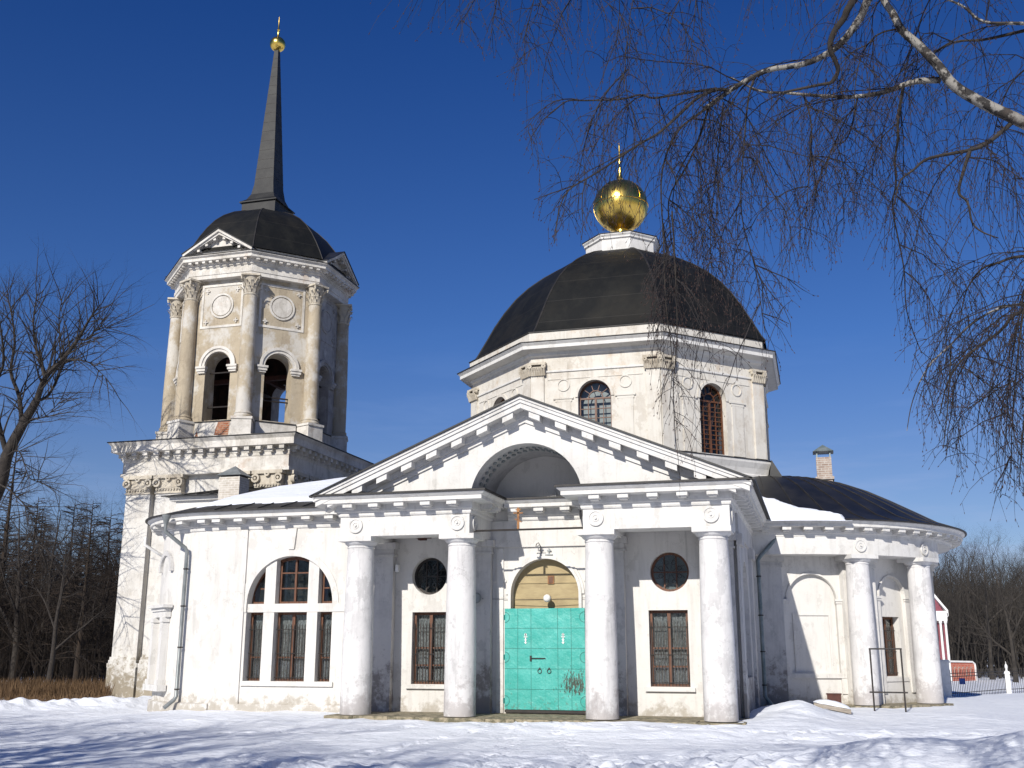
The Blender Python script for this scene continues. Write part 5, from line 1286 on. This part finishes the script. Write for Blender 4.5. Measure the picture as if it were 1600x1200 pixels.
# ================================================================== BIRCH at upper right, near
BIR = empty('birch_tree', G(2080, 9.2), 'near birch with pale limbs and long drooping twigs reaching in from the upper right', 'tree')
B0 = BIR.location.copy()
def bp(pxs, d0, d1): return [P3(p[0], p[1], d0+(d1-d0)*i/(len(pxs)-1))-B0 for i, p in enumerate(pxs)]
t = MB(); tk = [Vector((0, 0, -.3)), Vector((.03, 0, 1.5)), Vector((0, .08, 3.2)), Vector((-.1, .1, 5.2)), Vector((-.1, .2, 7.4)), Vector((-.3, .3, 9.6))]
limb(t, tk, [.24, .2, .18, .15, .11, .06], 12); t.build('trunk', M['birch'], BIR, 60)
def on_trunk(z): 
    for a, b in zip(tk[:-1], tk[1:]):
        if a.z <= z <= b.z: return a.lerp(b, (z-a.z)/(b.z-a.z))
    return tk[-1]
LM = [  # pixels, depths, radii start-end, joins trunk at z
    ([(1760, 290), (1680, 235), (1600, 192), (1537, 162), (1491, 134), (1466, 103), (1437, 72), (1409, 47), (1394, 19), (1381, 0), (1366, -45), (1350, -110)], 9.1, 9.6, .062, .024, 3.6, 1),
    ([(1620, -260), (1480, -170), (1395, -70), (1356, 0), (1344, 28), (1319, 62), (1294, 83), (1256, 100), (1203, 109), (1162, 128), (1100, 170)], 9.0, 9.9, .05, .02, 7.2, 1),
    ([(1545, -230), (1420, -110), (1334, 0), (1319, 28), (1303, 50), (1297, 75), (1306, 97), (1309, 112), (1300, 128), (1278, 133), (1225, 144)], 8.9, 9.2, .04, .010, 6.6, 0),
    ([(1469, 125), (1428, 128), (1381, 144), (1337, 151), (1287, 150), (1225, 145), (1187, 142), (1140, 120)], 9.45, 10.3, .032, .008, None, 1),
    ([(1412, 131), (1403, 187), (1403, 219), (1398, 250), (1400, 287), (1395, 328), (1412, 417), (1417, 487), (1440, 552)], 9.6, 9.9, .016, .004, None, 0),
    ([(1584, 188), (1565, 206), (1528, 231), (1453, 247), (1428, 265), (1406, 284), (1398, 320)], 9.25, 8.7, .024, .005, None, 0),
    ([(1515, 237), (1506, 265), (1498, 300), (1512, 316), (1519, 347), (1534, 362), (1560, 372)], 9.0, 8.6, .018, .005, None, 0),
    ([(1720, 470), (1640, 468), (1598, 475), (1561, 482), (1519, 505), (1486, 538), (1449, 575), (1426, 626), (1417, 673)], 8.2, 8.7, .018, .003, 2.9, 1),
    ([(1700, 500), (1598, 487), (1561, 519), (1505, 561), (1480, 600), (1468, 650)], 8.9, 9.5, .022, .004, 2.9, 0),
    ([(1720, 400), (1600, 400), (1561, 410), (1533, 421), (1510, 454), (1500, 500)], 9.6, 10, .020, .004, 3.4, 0),
    ([(1720, 20), (1600, 48), (1537, 62), (1490, 66), (1450, 90)], 10.0, 10.4, .022, .006, 5.2, 0),
    ([(1720, 45), (1600, 37), (1537, 34), (1503, 9), (1460, -5), (1400, 0)], 9.0, 9.6, .020, .006, 5.2, 1),
    ([(1500, -300), (1380, -160), (1200, -75), (1080, -45), (950, -38), (860, -30), (780, -28), (700, -40), (640, -20)], 9.0, 10.6, .04, .006, 7.8, 0),
    ([(1120, 159), (1084, 183), (1060, 204), (1042, 240), (1033, 288), (1037, 380), (1040, 470), (1050, 560), (1046, 640)], 9.9, 9.6, .014, .003, None, 0),
    ([(1140, 142), (1120, 140), (1090, 153), (1060, 180), (1030, 207), (994, 228), (955, 255), (922, 276), (889, 297), (874, 327), (866, 380)], 9.85, 9.2, .020, .004, None, 0),
    ([(1120, 138), (1060, 147), (1021, 153), (1000, 148), (970, 155), (916, 157), (886, 158), (865, 174), (847, 189), (830, 215)], 9.9, 10.4, .014, .004, None, 0),
    ([(1108, 165), (1090, 222), (1072, 261), (1045, 312), (1050, 380), (1062, 460), (1052, 540)], 9.9, 10.2, .013, .003, None, 0),
    ([(1180, 120), (1170, 150), (1163, 220), (1158, 330), (1180, 420), (1195, 520)], 9.8, 9.5, .012, .003, None, 0),
    ([(1256, 150), (1268, 200), (1262, 300), (1258, 360)], 9.9, 9.6, .010, .003, None, 0),
    ([(1340, 151), (1330, 200), (1318, 222), (1300, 232), (1288, 280)], 9.7, 9.5, .010, .003, None, 0),
    ([(1600, 475), (1590, 560), (1582, 650), (1580, 740)], 8.8, 8.9, .010, .003, None, 0),
    ([(1640, 100), (1600, 110), (1570, 150), (1550, 230), (1545, 330)], 9.8, 10.2, .012, .003, 4.4, 0),
    ([(1403, 45), (1370, 55), (1345, 90), (1335, 150), (1340, 200)], 9.5, 9.1, .010, .003, None, 0),
    ([(1000, -35), (985, 20), (980, 80), (983, 120)], 9.9, 9.7, .006, .002, None, 0),
    ([(1660, 380), (1612, 420), (1592, 500), (1577, 600), (1570, 720)], 9.2, 9.0, .012, .003, None, 0),
    ([(1680, 520), (1625, 560), (1602, 650), (1592, 760)], 8.6, 8.8, .012, .003, None, 0),
    ([(1486, 538), (1482, 620), (1474, 700)], 8.6, 8.6, .008, .003, None, 0),
    ([(1050, 330), (1055, 420), (1058, 520), (1052, 610), (1056, 690)], 9.7, 9.6, .009, .003, None, 0),
    ([(1130, 160), (1120, 260), (1110, 360), (1115, 470)], 10.1, 10.0, .009, .003, None, 0),
    ([(780, -28), (775, 10), (768, 50)], 10.3, 10.2, .005, .002, None, 0),
    ([(965, -36), (968, 20), (962, 70)], 9.8, 9.9, .006, .002, None, 0),
    ([(1090, -45), (1085, 30), (1078, 90)], 9.6, 9.5, .006, .002, None, 0),
    ([(840, -30), (832, 10), (820, 60), (822, 100)], 10.2, 10.1, .006, .002, None, 0),
]
limbs = []
for pxs, d0, d1, r0, r1, zj, pale in LM:
    pts = bp(pxs, d0, d1); n = len(pts); rad = [r0+(r1-r0)*(i/(n-1))**.8 for i in range(n)]
    if zj is not None:
        j = on_trunk(zj); mid = (j+pts[0])/2+Vector((0, 0, .15)); pts = [j, mid]+pts; rad = [r0*1.35, r0*1.15]+rad
    b_ = MB(); out, rr = limb(b_, pts, rad, 8 if r0 > .02 else 5)
    b_.build('branch', M['birch'] if pale else M['bark'], BIR, 60); limbs.append((out, rr))
rb_ = random.Random(99); tw = MB(); bd = MB()
def bud(p, d, L=.026, w=.0035):
    d = d.normalized(); u = d.orthogonal().normalized()*w; v = d.cross(u).normalized()*w; m_ = p+d*L*.45
    bd.add([p, m_+u, m_+v, m_-u, m_-v, p+d*L], [(0, 1, 2), (0, 2, 3), (0, 3, 4), (0, 4, 1), (5, 2, 1), (5, 3, 2), (5, 4, 3), (5, 1, 4)])
ENV = [(600, 60), (650, 70), (700, 50), (760, 115), (800, 145), (828, 320), (860, 400), (900, 430), (950, 380), (1000, 470), (1030, 700), (1060, 790), (1100, 740), (1150, 640), (1200, 610), (1230, 560), (1280, 440), (1330, 400), (1360, 440), (1395, 490), (1420, 620), (1450, 760), (1500, 790), (1530, 740), (1555, 845), (1800, 870)]
def env(x):
    if x <= ENV[0][0]: return ENV[0][1]
    for a, b in zip(ENV[:-1], ENV[1:]):
        if a[0] <= x <= b[0]: return a[1]+(b[1]-a[1])*(x-a[0])/(b[0]-a[0])
    return 870
def twig(p, d, L, r=.0038, side=True, lvl2=False):
    n = max(3, int(L/.10)); pts = [p]; dd = d.normalized(); wv = rdir(rb_)*.07; wv.z = 0
    lim = rb_.uniform(.8, 1.02)
    for i in range(n):
        dd = (dd+rdir(rb_)*.16+wv+Vector((0, 0, -.34))).normalized(); nq = pts[-1]+dd*(L/n)
        x_, y_ = to_px(nq)
        if y_ > env(x_)*lim: break
        pts.append(nq)
    n = len(pts)-1
    if n < 1: return
    tw.tube(pts, [r+(.0011-r)*i/n for i in range(n+1)], 3, False)
    if side:
        for i in range(1, n+1):
            if rb_.random() < .72:
                s_ = rdir(rb_); s_.z = -abs(s_.z)*.4-.1
                dir2 = (pts[i]-pts[i-1]).normalized()*.8+s_*.75
                if rb_.random() < .3: twig(pts[i], dir2, rb_.uniform(.12, .38), .0021, False)
                else:
                    q = pts[i]+dir2.normalized()*rb_.uniform(.03, .09); tw.tube([pts[i], q], [.0016, .0011], 3, False); bud(q, dir2+Vector((0, 0, -.2)))
                    if rb_.random() < .5: bud(q, dir2+rdir(rb_)*.7)
    else:
        for i in range(1, n+1):
            if rb_.random() < .5: bud(pts[i], rdir(rb_)*.6+Vector((0, 0, -.5)))
    bud(pts[-1], pts[-1]-pts[-2], .035, .004)
def to_px(P): 
    v = P+B0-Vector((CX, CY, CH)); z = v.dot(FW); return 800+FPX*v.dot(RT)/z, 600-FPX*v.dot(UPV)/z
# how far twigs may hang below each limb (metres) and density per metre
HANG = [(.7, 3), (1.0, 8), (.7, 5), (1.25, 12), (.8, 10), (.9, 9), (1.0, 10), (.9, 13), (1.2, 14), (1.2, 12), (1.3, 9), (1.1, 8), (.8, 13), (.75, 15), (.75, 12), (.75, 10), (.8, 13), (.95, 16), (.8, 14), (.8, 12), (.8, 14), (1.1, 14), (.9, 12), (1.0, 13), (1.0, 13), (.8, 12), (.7, 10), (.8, 12), (.45, 18), (.5, 22), (.6, 18), (.5, 24), (.55, 22)]
for (out, rr), (hl, dens) in zip(limbs, HANG):
    for a, b in zip(out[:-1], out[1:]):
        seg = (b-a).length; n = seg*dens; n = int(n)+(rb_.random() < n-int(n))
        for _ in range(n):
            q = a.lerp(b, rb_.random()); px, py = to_px(q)
            if px > 1700 or py < -260: continue
            s_ = rdir(rb_)
            d = Vector((s_.x, s_.y, rb_.uniform(-.2, .5)))+(b-a).normalized()*.5
            twig(q, d, hl*rb_.uniform(.35, 1.15))
            if rb_.random() < .19 and hl > .6:
                # a longer branchlet carrying its own hanging twigs
                pt = [q]; dd = d.normalized(); Lb = hl*rb_.uniform(.9, 1.7); m_ = 8
                for k in range(m_):
                    dd = (dd+rdir(rb_)*.22+Vector((0, 0, -.20))).normalized(); nq = pt[-1]+dd*(Lb/m_); x_, y_ = to_px(nq)
                    if y_ > env(x_)*.93: break
                    pt.append(nq)
                if len(pt) > 2:
                    tw.tube(pt, [.0065-.0045*k/len(pt) for k in range(len(pt))], 4, False)
                    for k in range(1, len(pt)):
                        for _r in range(2): twig(pt[k], (pt[k]-pt[k-1]).normalized()*.6+rdir(rb_)*.8, hl*rb_.uniform(.3, .9), .0036)
tw.build('twigs', M['twig'], BIR)['kind'] = 'stuff'
bd.build('catkins', M['bud'], BIR)['kind'] = 'stuff'

# ================================================================== yard: handrail, boards, fence, house
Q = G(1368, 30.6); Q2 = G(1417, 30.3)
hr = empty('handrail', (Q.x, Q.y, Q.z), 'free standing black pipe handrail frame in the snow between the two apse columns', 'handrail')
dx = Vector((Q2.x-Q.x, Q2.y-Q.y, 0))
for o_ in (Vector((0, 0, 0)), dx):
    m = MB(); m.tube([o_+Vector((0, 0, -.3)), o_+Vector((0, 0, 1.74))], .024, 8); m.build('post', M['iron'], hr, 50)
for z, ov in ((1.74, .03), (.52, .10)):
    m = MB(); u = dx.normalized()*ov; m.tube([-u+Vector((0, 0, z)), dx+u+Vector((0, 0, z))], .022, 8); m.build('rail', M['iron'], hr, 50)
Q = G(1302, 29.6)
pl = empty('plank_box', (Q.x, Q.y, Q.z+.02), 'weathered grey plank box under a cap of snow in front of the blind arch', 'box')
m = MB(); m.hexa([(-.48, -.25, .10), (.50, -.28, -.10), (.5, .3, -.1), (-.48, .3, .1), (-.48, -.25, .20), (.50, -.28, .02), (.5, .3, .02), (-.48, .3, .2)]); m.build('plank', M['board'], pl)
m = MB(); r7 = random.Random(2)
for j in range(7):
    for i in range(13): u, v = i/12, j/6; m.v.append((-.5+1.02*u, -.28+.6*v, .2-.18*u+.13*sin(pi*u)**.6*sin(pi*v)**.5+.01*r7.random()))
for j in range(6):
    for i in range(12): a = j*13+i; m.f.append((a, a+1, a+14, a+13))
m.build('snow_cap', M['roofsnow'], pl, 60)
Q = G(1306, 31.2)
m = MB(); m.box(-.2, .2, -.15, .15, -.1, .30); m.box(-.22, .22, -.17, .17, .30, .33); o = m.build('rusty_box', M['rustbrown']); o.location = (Q.x, Q.y, Q.z+.12); tag(o, 'small rust brown metal box in the snow behind the plank box', 'box')
# white gate pillar
def pillar(px, dep, w, h, label, fin=False):
    Q = G(px, dep); r_0 = empty('gate_pillar', (Q.x, Q.y, Q.z), label, 'pillar')
    m = MB(); m.box(-w/2, w/2, -w/2, w/2, -.3, h); m.build('shaft', M['white'], r_0)
    m = MB(); m.box(-w*.6, w*.6, -w*.6, w*.6, h, h+.07); m.box(-w*.52, w*.52, -w*.52, w*.52, h+.07, h+.12)
    if fin: m.lathe(0, 0, [(w*.3, h+.12), (w*.2, h+.2), (w*.34, h+.3), (w*.3, h+.38), (w*.08, h+.45), (.01, h+.55)], 12)
    m.build('capstone', M['white'], r_0); return Q
A_ = pillar(1479, 43, .42, 1.34, 'thick white gate pillar beside the rounded end of the church')
B_ = pillar(1577, 48, .2, .85, 'white fence post with a turned finial at the far right', True)
def fence(A, B, n, h, label, mat='iron'):
    r_0 = empty('iron_fence', (A.x, A.y, 0), label, 'fence', 'iron fences behind the church')
    p = MB()
    for i in range(n+1):
        t = i/n; q = A.lerp(B, t)-Vector((A.x, A.y, 0)); z = q.z; p.tube([(q.x, q.y, z-.2), (q.x, q.y, z+h)], .013, 4); p.tube([(q.x, q.y, z+h), (q.x, q.y, z+h+.06)], [.016, .002], 4)
    p.build('pickets', M[mat], r_0)['kind'] = 'stuff'
    for zz in (.14, h-.22, h-.10):
        p = MB(); p.tube([(0, 0, A.z+zz), (B.x-A.x, B.y-A.y, B.z+zz)], .018, 4); p.build('rail', M[mat], r_0)
Af, Bf = G(1486, 43, -.2), G(1573, 48, -.2)
fence(Af, Bf, 34, 1.02, 'black iron picket fence running from the thick white pillar to the finial post')
fence(G(1581, 48, -.2), G(1700, 53, -.2), 40, 1.02, 'black iron picket fence right of the finial post')
fence(G(1440, 41, -.2), G(1471, 43, -.2), 9, 1.02, 'short piece of iron fence left of the thick white pillar')
Q = G(1506, 43.8); m = MB(); m.box(-.11, .11, -.04, -.02, .38, .62); o = m.build('blue_sign', M['bluesign']); o.location = (Q.x, Q.y, -.1); tag(o, 'little blue plate hanging on the iron fence', 'sign')
# low red wall with white coping
Q = G(1486, 66, -.25); Q2 = G(1526, 67, -.25); v_ = Vector((Q2.x-Q.x, Q2.y-Q.y, 0)); L = v_.length
rw = empty('garden_wall', (Q.x, Q.y, Q.z), 'low red brick wall with little arches and white rounded coping beyond the fence', 'wall'); Fw = Fr(0, 0, atan2(v_.y, v_.x))
m = MB(); outl = [(0, 0), (L, 0), (L, 1.0), (L-.12, 1.15), (0, 1.2)]; plate(m, Fw, outl, -.2, 0); m.build('brickwork', M['fencebrick'], rw)
m = MB(); pts = [Fw(u, .03, z) for u, z in ((-.05, 1.22), (L-.2, 1.18), (L-.02, 1.05), (L, .9), (L, 0))]; m.tube(pts, .06, 6); m.build('coping', M['white'], rw)
for i in range(6):
    m = MB(); ring(m, Fw, .14+L*.155*i, .78, .07, .10, 0, .03, 0, pi, 8); fbox(m, Fw, .14+L*.155*i-.1, .14+L*.155*i-.07, 0, .03, .3, .78); m.build('blind_arch', M['brick'], rw)
# pink and white house far behind
Q = G(1468, 66, -.2); hs_ = empty('manor_house', (Q.x, Q.y, Q.z), 'small pink gate house with white pediment and columns right of the church', 'house'); hs_.rotation_euler.z = R(14); hs_.scale = (.42, .42, .52)
Fh = Fr(0, 0, 0)
def hp(m, n, mat): return m.build(n, M[mat], hs_)
m = MB(); m.box(-5, 1.55, 0, 8, -.5, 7.0); hp(m, 'wall', 'pink')
m = MB(); m.box(-2.2, 1.75, -.9, 8.1, 7.0, 8.0); hp(m, 'entablature', 'white')
m = MB(); plate(m, Fh, [(-1.5, 8.0), (1.5, 8.0), (0, 10.1)], -3, .5); hp(m, 'tympanum', 'pink')
m = MB()
for s_ in (-1, 1):
    p = [(0, 9.9), (s_*1.95, 7.9), (s_*1.95, 8.25), (0, 10.35)]; plate(m, Fh, p if s_ > 0 else p[::-1], -6, 1.0)
plate(m, Fh, [(-1.9, 7.9), (1.9, 7.9), (1.9, 8.15), (-1.9, 8.15)], -.2, .95); hp(m, 'pediment', 'white')
for x in (-1.5, -.75, 0, .75, 1.5):
    m = MB(); m.lathe(x, -.7, [(.2, 0), (.17, 6.6), (.26, 6.8), (.26, 7.0)], 12); hp(m, 'column', 'white')
for x in (-1.12, -.37, .37, 1.12):
    m = MB(); m.box(x-.17, x+.17, -.04, .02, 4.6, 6.3); f_ = hp(m, 'window', 'dark'); m = MB(); m.box(x-.17, x+.17, -.04, .02, .9, 2.6); hp(m, 'window', 'dark')
m = MB(); m.tube([(1.95, -.9, 7.9), (1.95, -.8, 7.6), (1.65, -.1, 7.1), (1.65, -.1, 0)], .07, 6); hp(m, 'downpipe', 'white')
